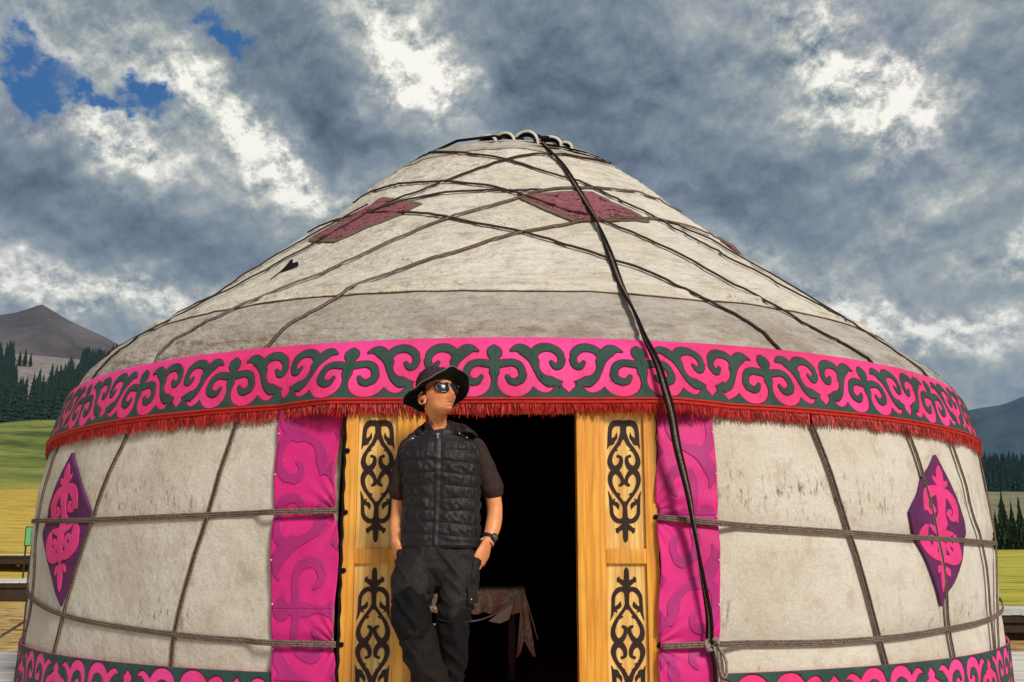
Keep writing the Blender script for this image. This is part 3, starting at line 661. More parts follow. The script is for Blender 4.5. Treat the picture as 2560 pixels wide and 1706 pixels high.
# ------------------------------------------------------------------ crown
cr=empty('crown',(0,0,0)); cr.parent=yurt; cr.matrix_parent_inverse=Matrix.Translation(-YO)
mb=MB(); ths2=np.linspace(-180,180,181)
P=S(ths2,np.full(181,4.165),.0,.3); mb.tube([tuple(p) for p in P],.030,8,cap=False); mb.build('crown_ring',M['roof_low'],cr)
mb=MB(); P=S(ths2,np.full(181,4.155),.035,.3); mb.tube([tuple(p) for p in P],.010,6,cap=False); P=S(ths2,np.full(181,4.10),.030,.3); mb.tube([tuple(p) for p in P],.008,6,cap=False); mb.build('crown_lashing',M['rope_black'],cr)
mb=MB(); V=[];k=48
for i in range(k):
    a_=2*math.pi*i/k; V.append((.96*math.sin(a_),YC-.96*math.cos(a_),4.15))
V.append((0,YC,4.12)); mb.add(V,[(i,(i+1)%k,k) for i in range(k)]); mb.build('smoke_hole_felt',M['black'],cr)
hc=S(np.array([-9.5]),np.array([4.17]))[0]
for xo,wd_,ht,th_ in ((-.216,.090,.085,-12),(-.070,.090,.10,-4),(.105,.105,.115,6),(.285,.115,.085,17),(.42,.07,.06,27)):
    mb=MB(); y0=YC-math.sqrt(max(.9**2-xo*xo,0))+.03
    z0=4.155
    P=[];UP=[]
    for t_ in np.linspace(-.12,math.pi+.12,20):
        P.append((xo-wd_*math.cos(t_),y0-.05*math.sin(t_)*.3+.05*math.cos(t_),z0+ht*math.sin(t_)))
    # flat bent slat: pale outside, dark inside
    n_=len(P)
    for i in range(n_-1):
        p=Vector(P[i]);q=Vector(P[i+1])
    V=[];F=[];Mi=[]
    for i,p in enumerate(P):
        t_=-.12+(math.pi+.24)*i/(n_-1); rd=Vector((-math.cos(t_),0,math.sin(t_)*.9)).normalized(); p=Vector(p)
        hw_=.045
        V+=[p+rd*.011+Vector((0,-hw_,-.0)),p+rd*.011+Vector((0,hw_,0)),p-rd*.011+Vector((0,hw_,0)),p-rd*.011+Vector((0,-hw_,0))]
    for i in range(n_-1):
        b=i*4
        for a_ in range(4):
            F.append((b+a_,b+(a_+1)%4,b+4+(a_+1)%4,b+4+a_)[::-1]); Mi.append([0,0,1,0][a_])
    mb.add(V,F); mb.M=Mi
    mb.build('crown_hoop',[M['white_wood'],M['black']],cr)
mb=MB(); mb.tube([(-.95,YC-.35,4.06),(-.72,YC-.66,4.17),(-.45,YC-.86,4.215),(-.15,YC-.93,4.225),(.1,YC-.9,4.21)],.012,7); mb.tube([(.18,YC-.88,4.18),(.22,YC-.9,4.24),(.245,YC-.9,4.22),(.30,YC-.88,4.23)],.02,7); mb.build('crown_rope',M['rope_black'],cr)
# ------------------------------------------------------------------ door frame
DX=-.057; FY=5.21     # centre and front face
door=empty('door_frame',(0,0,0)); door.parent=yurt; door.matrix_parent_inverse=Matrix.Translation(-YO)
# carved stencil motif, half described in units of 1/2258 m, y down from the top
def stencil():
    xs=np.linspace(-235,235,118); ys=np.linspace(70,1490,345); X,Y=np.meshgrid(xs,ys); U=np.abs(X)
    c=lambda P,w_:capsule(U,Y,P,w_,6)
    f_=np.minimum.reduce([
      c([(0,140),(60,128),(115,138),(150,185)],[38,34,34,28]),
      c([(150,185),(160,255),(163,330),(190,425)],[26,24,24,3]),
      c([(155,335),(118,322),(88,292),(80,240)],[16,24,18,3]), c([(150,370),(118,362),(104,340)],[16,10,3]),
      c([(0,140),(0,250)],[38,34]),
      c([(8,250),(50,350),(105,425),(150,500),(164,580),(128,645),(75,640),(38,590),(34,530),(62,505)],[30,24,22,24,30,34,34,26,20,12]),
      c([(60,360),(38,385)],[16,4]), c([(100,440),(70,440)],[14,4]), c([(0,310),(0,250)],[4,26]),
      c([(70,508),(66,508)],[17,17]),
      c([(100,670),(62,705),(28,760),(22,815),(52,838)],[34,28,22,22,16]),
      c([(100,670),(150,715),(165,790),(140,870),(85,955),(28,1030),(0,1090)],[34,32,26,22,19,18,22]),
      c([(190,905),(166,985),(158,1080),(150,1165),(105,1225),(50,1240),(0,1215)],[3,16,20,22,27,26,34]),
      c([(160,1030),(118,1040),(86,1062),(76,1108)],[14,22,22,3]), c([(155,1010),(122,1004),(112,985)],[16,9,3]),
      c([(0,1040),(0,1290)],[22,36]), c([(20,930),(20,930)],[1,1]), c([(75,935),(50,945)],[14,5]),
      c([(0,1280),(55,1318),(92,1345),(84,1370)],[34,26,20,8]), c([(70,1330),(108,1322)],[16,6]), c([(0,1290),(0,1390),(0,1440),(0,1470)],[34,30,26,8])])
    return f_,xs,ys
sf,sx_,sy_=stencil(); c_st=contour(sf,sx_,sy_)
def side(sg):
    """sg -1 left, +1 right; x measured outward from the opening"""
    def X(a_): return DX+sg*(.372+a_)*1.028
    def bx(mb,a0,a1,y0,y1,z0,z1,m_=0,bev=.003): mb.box(min(X(a0),X(a1)),max(X(a0),X(a1)),y0,y1,z0,z1,m_,bev)
    mb=MB(); bx(mb,.000,.040,FY-.005,FY+.15,.02,1.66); mb.build('inner_post',M['wood'],door)
    mb=MB(); bx(mb,.0405,.137,FY,FY+.05,.02,1.66); mb.build('stile',M['wood'],door)
    mb=MB(); bx(mb,.331,.398,FY,FY+.05,.02,1.66); mb.build('stile',M['wood'],door)
    mb=MB()
    for z0,z1 in ((.832,.905),(.02,.11),(1.575,1.66)): mb=MB(); bx(mb,.1375,.3305,FY+.0015,FY+.045,z0,z1); mb.build('rail',M['wood'],door)
    for zb,zt,fl in ((.9055,1.5745,False),(.1105,.8315,True)):
        mb=MB(); bx(mb,.1378,.3302,FY+.020,FY+.034,zb,zt,0,.001)
        def mp(V2,h):
            z=(1.545-(V2[:,1]-100)/2258.) if not fl else (.205+(V2[:,1]-100)/2258.)
            return np.stack([X(.234)+V2[:,0]/2258.*.98,FY+.0198-h+0*z,z],-1)
        relief(mb,c_st,mp,.0025,1,0.)
        p_=mb.build('carved_panel',[M['panel'],M['orn']],door,smooth=False)
side(-1); side(1)
mb=MB(); mb.box(DX-.377,DX+.377,FY+.02,FY+.12,1.59,1.655,0,.004); mb.build('lintel',M['wood'],door)
mb=MB(); mb.box(DX-.371,DX+.371,FY+.01,FY+.12,.0,.10,0,.004); mb.build('threshold',M['wood'],door)
# lacing holes and dark lacing cord along the outer edges of the frame
for sg in (-1,1):
    mb=MB(); x0=DX+sg*.785
    P=[(x0+sg*(.003+.003*math.sin(i*2.1)),FY-.002+.003*math.cos(i*3.3),.05+i*.04) for i in range(40)]
    mb.tube([tuple(p) for p in catmull(P,3)],.008 if sg<0 else .003,6)
    for z in ((1.083,.448,1.39,.80,1.60) if sg<0 else (1.06,.444)): mb.tube([(x0-sg*.012,FY-.008,z),(x0-sg*.012,FY+.01,z)],.013,10)
    mb.build('lacing_cord',M['rope_black'],door)
# felt flap closing the gap between wall and frame
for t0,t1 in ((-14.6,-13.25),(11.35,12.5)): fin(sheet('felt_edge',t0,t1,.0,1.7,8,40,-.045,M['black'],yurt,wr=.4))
# guy rope at the left
mb=MB(); P=[S(-96,.55,.02),S(-93,.50,.2),(-4.6,9.0,-.3)]
P=[Vector((-3.72,9.2,.62)),Vector((-4.5,8.9,.05))]
for dz_ in (0,.012): mb.tube([P[0]+Vector((0,0,dz_)),P[1]+Vector((0,0,dz_))],.007,6)
fin(mb.build('guy_rope',M['rope'],yurt))
# ------------------------------------------------------------------ table inside
tb=empty('table',(-.27,6.84,.06)); tb.scale=(.897,.897,1.05); tag(tb,'low wooden table standing inside the dark doorway','table')
M['dkwood']=mat('dark_table_wood',(.05,.025,.015),.5,lambda *a:wood(*a,knots=False),.4)
m1=MB(); m1.box(-.62,.36,-.35,.35,.55,.58,0,.004); m1.build('tabletop',M['dkwood'],tb)
for sx in(-.56,.30):
    for sy in(-.29,.29): m1=MB(); m1.box(sx-.025,sx+.025,sy-.025,sy+.025,0,.5495,0,.003); m1.build('leg',M['dkwood'],tb)
def foil(gg,t,b,col):
    wv_=gg.n('ShaderNodeTexVoronoi'); gg.put(wv_.inputs['Vector'],gg.mapp(t,scale=(1,1,.55))); wv_.inputs['Scale'].default_value=13; 
    rg=gg.m('ABSOLUTE',gg.m('SUBTRACT',gg.m('FRACT',gg.m('MULTIPLY',wv_.outputs['Distance'],3.0)),.5))
    n_=gg.noise(t,24,4,.6); f_=gg.smooth(gg.m('ADD',rg,gg.m('MULTIPLY',gg.m('SUBTRACT',n_,.5),.4)),.28,.5)
    gg.put(b.inputs['Base Color'],gg.mix(f_,(.85,.62,.42),(1.0,.97,.90))); gg.put(b.inputs['Roughness'],gg.m('MULTIPLY_ADD',n_,.4,.10)); bump(gg,b,gg.m('ADD',n_,f_),.6,.01)
M['foil']=mat('gold_lace_cloth',(.6,.4,.25),.3,foil,.8,metal=.15)
M['plastic']=mat('clear_plastic_edge',(.92,.88,.82),.3,None,.8)
tcl=empty('tablecloth',(-.27,6.84,.67)); tcl.scale=(.897,.897,.897); tag(tcl,'shiny gold lace tablecloth hanging over the table inside the doorway','tablecloth')
m1=MB(); nx,ny=60,16; V=[]
X_=np.linspace(-.64,.385,nx)
for j in range(ny):
    s_=j/(ny-1); 
    for i,x in enumerate(X_):
        if j==0: V.append((x,.36,.005))
        elif j==1: V.append((x,-.358,.006))
        else:
            q=(j-1)/(ny-2); dr=.155+.018*abs(math.sin(x*26)); 
            V.append((x+.012*math.sin(q*9+x*11)*q,-.368-.02*math.sin(x*30)*q-.012*q,.006-dr*q))
F=grid_faces(nx,ny)
m1.add(V,F)
# right side drop and pointed corner
V=[];
for j in range(10):
    for i in range(16):
        q=j/9; y=-.37+.73*i/15; V.append((.385+.03*q+.012*math.sin(i*1.7)*q,y,.006-.16*q))
m1.add(V,grid_faces(16,10))
m1.build('lace_cloth',M['foil'],tcl)
m1=MB(); V=[];n1=14
for j in range(n1):
    q=j/(n1-1)
    for i in range(7):
        p_=i/6; w_=.012+.115*q; ln_=-.42*q if i==1 else -.40*q
        V.append((.375+(p_-.35)*w_+.01*math.sin(p_*9),-.385-.02*math.sin(p_*6.3)*q,.006-(.40+.06*math.cos(p_*7))*q))
m1.add(V,grid_faces(7,n1)); m1.tube([(.37,-.40,0),(.362,-.41,-.16),(.345,-.41,-.42)],.0045,6,1); m1.tube([(.38,-.40,0),(.43,-.40,-.17),(.475,-.39,-.33)],.0045,6,1)
m1.tube([tuple(p) for p in catmull([(.37,-.39,-.01),(.27,-.41,-.10),(.12,-.41,-.19),(-.1,-.41,-.225),(-.35,-.41,-.23),(-.62,-.41,-.22)],6)],.006,6,1)
m1.build('corner_drape',[M['foil'],M['plastic']],tcl)
m1=MB()
m1.add([(.31,-.40,-.09),(.20,-.405,-.165),(.14,-.40,-.21),(.22,-.40,-.225),(.28,-.40,-.20)],[(0,1,2,3,4)])
m1.build('white_hem',M['plastic'],tcl); m1=MB()
m1.add([(-.60,-.39,-.02),(-.50,-.395,-.02),(-.50,-.40,-.30),(-.56,-.40,-.24)],[(0,1,2,3)])
m1.build('white_hem',M['plastic'],tcl)
# ------------------------------------------------------------------ terrain
def prof(d,P):
    return np.interp(d,[p[0] for p in P],[p[1] for p in P])
LP=[(0,-.42),(20,-.42),(27,-.15),(45,.0),(56,.35),(120,3.6),(300,20.5),(312,24),(650,76),(1000,148),(1400,250),(2000,270),(9000,200)]
RP=[(0,-.42),(22,-.42),(60,-.15),(150,.86),(230,.9),(330,9),(480,23),(640,27),(1060,70),(1500,60),(9000,30)]
def terr(x,y):
    d=np.hypot(x,y); az_=np.degrees(np.arctan2(x,y)); t_=np.clip((az_+10)/20,0,1); t_=t_*t_*(3-2*t_)
    back=np.clip((np.abs(az_)-60)/40,0,1)
    z=prof(d,LP)*(1-t_)+prof(d,RP)*t_; z=z*(1-back)+(-.42)*back
    amp=np.clip((d-16)/500,0,1)
    z=z+amp*(16*vn(x/170,y/170,0,21)+6*vn(x/60,y/60,0,22))+np.clip((d-16)/60,0,1)*.10*vn(x/5,y/5,0,23)
    return z
ds=np.concatenate([[.01],np.geomspace(1.5,9000,190)]); az_=np.concatenate([np.linspace(-180,-40,40)[:-1],np.linspace(-40,-18,90)[:-1],np.linspace(-18,18,30)[:-1],np.linspace(18,40,90)[:-1],np.linspace(40,180,40)[:-1]])
A_,D_=np.meshgrid(np.radians(az_),ds); X_=D_*np.sin(A_);Y_=D_*np.cos(A_); V=np.stack([X_,Y_,terr(X_,Y_)],-1).reshape(-1,3)
def groundm(gg,t,b,col):
    s_=gg.n('ShaderNodeSeparateXYZ'); gg.put(s_.inputs[0],t)
    d_=gg.vm('LENGTH',t); fine=gg.noise(t,2.2,8,.7); mid=gg.noise(t,.10,6,.65); big=gg.noise(t,.02,4,.6)
    strk=gg.noise(gg.mapp(t,scale=(.22,.5,.5)),.9,8,.72); strk2=gg.noise(gg.mapp(t,scale=(.02,.1,.1)),.5,6,.65)
    soil=gg.ramp(fine,[(.34,(.08,.035,.012)),(.46,(.46,.27,.09)),(.62,(.68,.47,.21))])
    yel=gg.ramp(strk,[(.33,(.16,.09,.02)),(.42,(.50,.32,.05)),(.56,(.68,.46,.085)),(.7,(.62,.44,.12))])
    yg=gg.ramp(strk,[(.36,(.11,.10,.02)),(.44,(.46,.40,.05)),(.6,(.64,.53,.09))])
    lr=gg.smooth(s_.outputs[0],0,1); yel=gg.mix(lr,yel,yg)
    grn=gg.ramp(gg.m('ADD',gg.m('MULTIPLY',strk2,.6),gg.m('MULTIPLY',mid,.4)),[(.38,(.06,.085,.018)),(.48,(.16,.19,.04)),(.6,(.30,.30,.07))])
    rock=gg.ramp(mid,[(.35,(.20,.16,.145)),(.6,(.34,.28,.25))])
    pale=gg.ramp(mid,[(.35,(.18,.17,.09)),(.6,(.30,.27,.15))])
    c=gg.mix(gg.smooth(d_,22,34),soil,yel)
    far=gg.mix(lr,grn,pale); c=gg.mix(gg.smooth(gg.m('MULTIPLY_ADD',gg.m('SUBTRACT',big,.5),60,d_),285,312),c,far)
    c=gg.mix(gg.smooth(d_,640,700),c,rock)
    gg.put(b.inputs['Base Color'],c); bump(gg,b,fine,.8,.05)
M['ground']=mat('grassland',(.4,.3,.1),.95,groundm,.1)
tag(mesh('ground',V,grid_faces(len(az_),len(ds),True,0,True),M['ground']),kind='structure')
# mountains
def mountain(name,m_,azs,r0,r1,ridge,base,seed,rough_,rows=50):
    V=[];az2=np.radians(azs)
    for j in range(rows):
        q=j/(rows-1); r_=r0+(r1-r0)*q
        pk=np.interp(azs,[p[0] for p in ridge],[p[1] for p in ridge])
        h=base+(pk-base)*np.where(q<.5,(2*q)**1.35,np.sin(q*math.pi))
        x=r_*np.sin(az2);y=r_*np.cos(az2)
        h=h+rough_*(vn(x/420,y/420,0,seed)+.5*vn(x/160,y/160,0,seed+1)+.25*vn(x/60,y/60,0,seed+2))*(np.sin(q*math.pi)**.5)*np.where(q<.5,1-(q*2)**6*.85,.15)
        V.append(np.stack([x,y,h],-1))
    V=np.concatenate(V); return tag(mesh(name,V,grid_faces(len(azs),rows,False,0,True),m_),kind='structure')
def rockm(gg,t,b,col):
    n1=gg.noise(gg.mapp(t,scale=(1,1,2.5)),.004,7,.6,.4); c=gg.ramp(n1,[(.35,tuple(x*.62 for x in col)),(.5,col),(.65,tuple(min(1,x*1.3) for x in col))]); gg.put(b.inputs['Base Color'],c); bump(gg,b,gg.noise(t,.012,6,.6),1.,20)
M['rock']=mat('bare_mountain_grass',(.125,.105,.10),.95,rockm,.05)
M['blue']=mat('forested_mountain',(.05,.075,.085),.95,rockm,.05)
D1=2500
rd=[(a_,D1*1.25*e_/1.0+.87) for a_,e_ in []]
def rz(px_e): return px_e
mountain('mountain',M['rock'],np.linspace(-45,-14,160),1700,3700,[(a_,.87+2700*t_) for a_,t_ in ((-45,.17),(-33,.185),(-30,.200),(-28,.206),(-26.3,.2165),(-25.15,.2265),(-24.3,.2185),(-22.9,.206),(-21.1,.188),(-19.5,.168),(-17,.12),(-14,.06))],120,31,110)
mountain('distant_mountain',M['blue'],np.linspace(14,50,120),5200,9000,[(a_,.87+7100*t_) for a_,t_ in ((14,.11),(20,.12),(23.5,.126),(24.5,.129),(25.5,.131),(26.6,.136),(29,.145),(34,.16),(50,.12))],40,41,260)
# ------------------------------------------------------------------ conifers
def leafm(gg,t,b,col):
    n1=gg.noise(t,.9,3,.6); gg.put(b.inputs['Base Color'],gg.ramp(n1,[(.35,tuple(x*.5 for x in col)),(.65,tuple(x*1.4 for x in col))]))
M['spruce']=mat('spruce_needles',(.020,.042,.032),.9,leafm,.1)
M['spruce_near']=mat('spruce_needles_green',(.022,.036,.015),.9,leafm,.1)
M['bark']=mat('bark',(.06,.04,.03),.9)
def spruce(h,rnd,tiers=9,n=9):
    V=[];F=[]
    for k in range(tiers):
        f=k/tiers; z0=h*(.10+.86*f); rr_=h*.155*(1-f)**.85*(.8+.4*rnd.random()); z1=z0+h*.20*(1-f*.35)
        b=len(V); V.append((0,0,z1)); ph=rnd.random()*6
        for i in range(n*2):
            a_=ph+math.pi*i/n; q=rr_*((1.0 if i%2 else .50)*(.75+.5*rnd.random())); V.append((q*math.cos(a_),q*math.sin(a_),z0-(h*.035 if i%2 else 0)+rnd.random()*h*.02))
        for i in range(n*2): F.append((b,b+1+i,b+1+(i+1)%(n*2)))
    return V,F
rnd=random.Random(11)
prot=[spruce(1.0,rnd,8,6) for _ in range(8)]; protn=[spruce(1.0,rnd,13,9) for _ in range(4)]
def forest(name,lab,n,region,hr,m_,seed):
    rg=random.Random(seed); V=[];F=[];c=0;tries=0
    while c<n and tries<n*40:
        tries+=1; a_,d_=region(rg)
        if a_ is None: continue
        x=d_*math.sin(R(a_)); y=d_*math.cos(R(a_)); z=float(terr(np.array(x),np.array(y)))-.4
        pv,pf_=rg.choice(prot); h=hr[0]+(hr[1]-hr[0])*rg.random(); q=rg.random()*6; cs,sn=math.cos(q)*h,math.sin(q)*h; b=len(V)
        V+=[(x+v[0]*cs-v[1]*sn,y+v[0]*sn+v[1]*cs,z+v[2]*h) for v in pv]; F+=[tuple(b+i for i in f) for f in pf_]; c+=1
    o=mesh(name,V,F,m_,smooth=False); return tag(o,lab,'forest',kind='stuff')
def regL(rg):
    a_=-35+19*rg.random(); d_=650+720*rg.random()**1.15
    top=np.interp(a_,[-42,-28.2,-27.3,-26.2,-25.9,-25.2,-24.2,-23.6,-22.6,-21.5,-16],[1300,1250,1200,1130,700,705,790,1040,1270,1360,1400])
    if d_>top*(1-.02+.05*math.sin(a_*9)): return None,None
    return a_,d_
forest('spruce_forest','dense dark spruce forest covering the slope behind the yurt on the left',7500,regL,(16,28),M['spruce'],3)
def regR(rg):
    a_=18+16*rg.random(); d_=640+420*rg.random()**.8
    return a_,d_
forest('spruce_forest','dense dark spruce forest covering the hillside behind the yurt on the right',4200,regR,(15,24),M['spruce'],4)
def tree(a_,d_,h,lab,grp,i):
    x=d_*math.sin(R(a_)); y=d_*math.cos(R(a_)); z=float(terr(np.array(x),np.array(y)))-.2
    t_=empty('spruce_tree',(x,y,z),rnd.random()*6); tag(t_,lab,'tree',grp)
    V,F=protn[i%4]; mesh('crown',[(v[0]*h,v[1]*h,v[2]*h) for v in V],F,M['spruce_near'],t_,smooth=False)
    mb=MB(); mb.tube([(0,0,0),(0,0,h*.5),(0,0,h*.95)],[h*.018,h*.012,h*.003],7); mb.build('trunk',M['bark'],t_)
k=0
ORD=['nearest to the yurt','second from the yurt','third from the yurt','fourth from the yurt','fifth from the yurt','sixth from the yurt','seventh from the yurt']
for i_,(a_,d_,h) in enumerate(((24.35,206,9.5),(24.8,212,9.0),(25.15,200,12.0),(25.55,209,10.5),(25.9,203,11.0),(26.25,198,10.0),(26.6,210,11.0))):
    tree(a_,d_,h,'dark conifer at the far edge of the right-hand field, '+ORD[i_],'conifers at the edge of the right-hand field',k); k+=1
for a_,d_,h,l_ in ((-24.95,905,24,'upper of the two lone spruces on the bare grey spur at the left'),(-25.15,860,22,'lower of the two lone spruces on the bare grey spur at the left'),(-25.9,1120,18,'leftmost small spruce in the row along the crest of the grey spur'),(-25.65,1125,20,'middle small spruce in the row along the crest of the grey spur'),(-25.4,1130,16,'rightmost small spruce in the row along the crest of the grey spur')):
    tree(a_,d_,h,l_,'lone spruces on the grey spur',k); k+=1
# ------------------------------------------------------------------ boardwalks
def plank(gg,t,b,col):
    n1=gg.noise(gg.mapp(t,scale=(.35,5,1)),1.6,5,.7); gg.put(b.inputs['Base Color'],gg.ramp(n1,[(.32,(.30,.26,.22)),(.46,(.70,.65,.58)),(.62,(.86,.82,.76))])); bump(gg,b,n1,.4,.004)
M['plank']=mat('weathered_planks',(.6,.55,.5),.8,plank,.2)
M['darkwood']=mat('dark_fascia_wood',(.05,.032,.02),.8,lambda *a:cloth(*a),.2)
M['brownwood']=mat('brown_post_wood',(.17,.075,.03),.8,lambda *a:cloth(*a),.2)
def walk(name,x0,x1,y0,y1,z,along='x',pw=.14,rotz=0,fas=0):
    mb=MB(); rg=random.Random(int(x0*10)); c=Vector(((x0+x1)/2,(y0+y1)/2,z)); Rm=Matrix.Rotation(R(rotz),3,'Z')
    p=y0 if along=='x' else x0; e=y1 if along=='x' else x1
    while p<e-.01:
        q=min(p+pw-(.012 if along=='y' else .06),e); dz_=rg.uniform(-.005,.005)
        if along=='x':
            mb.box(x0,x1,p,q,z-.035+dz_,z+dz_,0,.0,Rm,c)
        else: mb.box(p,q,y0,y1,z-.035+dz_,z+dz_,0,.0,Rm,c)
        p+=pw
    mb.box(x0+.02,x1-.02,y0+.03,y0+.08,z-.15,z-.04,1,0,Rm,c); mb.box(x0+.02,x1-.02,y1-.08,y1-.03,z-.15,z-.04,1,0,Rm,c)
    if fas: mb.box(x0+.01,x1-.01,y0+.081,y0+.12,z-fas,z-.05,1,0,Rm,c)
    xx=x0+.3
    while xx<x1:
        for yy in (y0+.15,y1-.25): mb.box(xx,xx+.10,yy,yy+.10,z-.55,z-.04,2 ,0,Rm,c)
        xx+=2.0
    return tag(mb.build(name,[M['plank'],M['darkwood'],M['brownwood']],smooth=False),kind='structure')
walk('deck',-5.8,5.8,3.4,8.40,-.002,'x',.46); walk('deck',-5.8,5.8,8.55,9.9,.004,'x',.46)
walk('boardwalk',6.5,16,16.6,18.9,.0,'y',.16,0,.30); walk('boardwalk',-30,-9,25.5,29.5,.26,'y',.2,1.5,.46); walk('boardwalk',-60,-16,50,57,.93,'y',.3,1,.42)
# chunky brown wooden block beneath the right-hand boardwalk
mb=MB(); mb.box(8.0,8.9,17.0,17.3,-.38,-.10,0,.01); tag(mb.build('wooden_block',M['brownwood']),'brown wooden block under the edge of the boardwalk on the right','block')
# ------------------------------------------------------------------ information sign at the left
sg_=empty('information_sign',(-13.72,30.2,float(terr(np.array(-13.72),np.array(30.2))))); tag(sg_,'green information sign in a dark frame on two thin posts left of the yurt','sign')
M['signgreen']=mat('sign_green',(.16,.42,.15),.5); M['signdark']=mat('sign_dark',(.02,.03,.02),.6)
mb=MB(); mb.box(-.29,.29,-.02,.02,1.36,1.92,0,.003); mb.box(-.262,-.02,-.024,-.0205,1.39,1.89,1,0); 
for i in range(7): mb.box(-.12,-.05,-.028,-.0245,1.42+i*.065,1.445+i*.065,0,0)
mb.build('panel',[M['signdark'],M['signgreen']],sg_,smooth=False)
for x in(-.26,.26): mb=MB(); mb.box(x-.02,x+.02,.021,.05,-.1,1.92,0,.003); mb.build('post',M['signdark'],sg_)
# far white tent on the meadow
tx=-27.0; td=520; xx=td*math.sin(R(tx));yy=td*math.cos(R(tx)); zz=float(terr(np.array(xx),np.array(yy)))
mb=MB(); V=[];P=[(2.6,0),(2.6,1.4),(1.9,2.3),(.9,2.9),(0,3.1)]
for r_,z in P:
    for i in range(24): V.append((r_*math.cos(i*math.pi/12),r_*math.sin(i*math.pi/12),z))
mb.add(V,grid_faces(24,5,True)); t_=mb.build('tent',mat('white_canvas',(.75,.73,.68),.8)); t_.location=(xx,yy,zz); tag(t_,'tiny white dome tent far off on the green meadow at the left','tent')
# ------------------------------------------------------------------ air
if HAZE>0:
    mb=MB(); mb.box(-9300,9300,-600,9300,-3.,1400); hz=mb.build('haze',None,smooth=False); hz.data.materials.clear()
    hm_=bpy.data.materials.new('haze'); hm_.use_nodes=True; n_=hm_.node_tree; n_.nodes.clear(); pv=n_.nodes.new('ShaderNodeVolumePrincipled'); ou=n_.nodes.new('ShaderNodeOutputMaterial')
    pv.inputs['Color'].default_value=(.42,.66,1,1); pv.inputs['Density'].default_value=HAZE; pv.inputs['Anisotropy'].default_value=.2
    n_.links.new(pv.outputs[0],ou.inputs['Volume']); hz.data.materials.append(hm_); tag(hz,'thin blue air between the yurt and the mountains','haze',kind='stuff')
# ------------------------------------------------------------------ person
PO=Vector((-.33,4.80,0))
man=empty('person',PO); tag(man,'man in black sunglasses, dark hat and quilted vest, hands in pockets, standing before the doorway','person')
def pf_(o,par=None):
    o.parent=par or man
    if par is None: o.matrix_parent_inverse=Matrix.Translation(-PO)
    return o
def union(mb,voxel,it=2,fac=.5):
    me=bpy.data.meshes.new('t'); me.from_pydata([tuple(map(float,v)) for v in mb.V],[],[tuple(f) for f in mb.F]); o=bpy.data.objects.new('t',me); COL.objects.link(o)
    bm=bmesh.new(); bm.from_mesh(me); bmesh.ops.recalc_face_normals(bm,faces=bm.faces[:]); bm.to_mesh(me); bm.free()
    r_=o.modifiers.new('r','REMESH'); r_.mode='VOXEL'; r_.voxel_size=voxel; r_.adaptivity=0
    if it: s_=o.modifiers.new('s','SMOOTH'); s_.factor=fac; s_.iterations=it
    dg=bpy.context.evaluated_depsgraph_get(); dg.update(); e=o.evaluated_get(dg); m2=e.to_mesh()
    V=np.array([v.co[:] for v in m2.vertices]); N=np.array([v.normal[:] for v in m2.vertices]); F=[tuple(p.vertices) for p in m2.polygons]
    e.to_mesh_clear(); bpy.data.objects.remove(o); bpy.data.meshes.remove(me); return V,N,F
def loft(mb,P,rx,ry,n=20,side=(1,0,0),ex=2.0,cap=True,k=5,m=0,rfun=None):
    """ellipse sections along a path; rx is the radius along 'side'"""
    L=len(P); rx=rx if isinstance(rx,(list,tuple)) else [rx]*L; ry=ry if isinstance(ry,(list,tuple)) else [ry]*L
    q=catmull([tuple(p)+(a_,b_) for p,a_,b_ in zip(P,rx,ry)],k) if L>2 else np.array([tuple(p)+(a_,b_) for p,a_,b_ in zip(P,rx,ry)])
    C_=q[:,:3]; T_=np.gradient(C_,axis=0); T_/=np.linalg.norm(T_,axis=1)[:,None]
    rings=[]
    def ring(c_,t_,a_,b_,i):
        s_=np.array(side,float); s_=s_-t_*(s_@t_); s_/=np.linalg.norm(s_); u_=np.cross(t_,s_)
        th=np.linspace(0,2*np.pi,n,endpoint=False); cx_=np.sign(np.cos(th))*np.abs(np.cos(th))**(2/ex); sy_=np.sign(np.sin(th))*np.abs(np.sin(th))**(2/ex)
        rad=np.ones(n) if rfun is None else rfun(i/(len(q)-1),th)
        return c_+s_[None]*(cx_*a_*rad)[:,None]+u_[None]*(sy_*b_*rad)[:,None]
    if cap:
        for f in (.25,.7): 
            o_=math.sqrt(1-(1-f)**2) if False else f
            rings.append(ring(C_[0]-T_[0]*min(q[0,3],q[0,4])*math.cos(math.asin(f))*.9,T_[0],q[0,3]*f,q[0,4]*f,0))
    for i in range(len(q)): rings.append(ring(C_[i],T_[i],q[i,3],q[i,4],i))
    if cap:
        for f in (.7,.25): rings.append(ring(C_[-1]+T_[-1]*min(q[-1,3],q[-1,4])*math.cos(math.asin(f))*.9,T_[-1],q[-1,3]*f,q[-1,4]*f,len(q)-1))
    V=np.concatenate(rings); F=grid_faces(n,len(rings),True)
    if cap: F.append(tuple(range(n))[::-1]); F.append(tuple((len(rings)-1)*n+j for j in range(n)))
    mb.add(V,F,m)
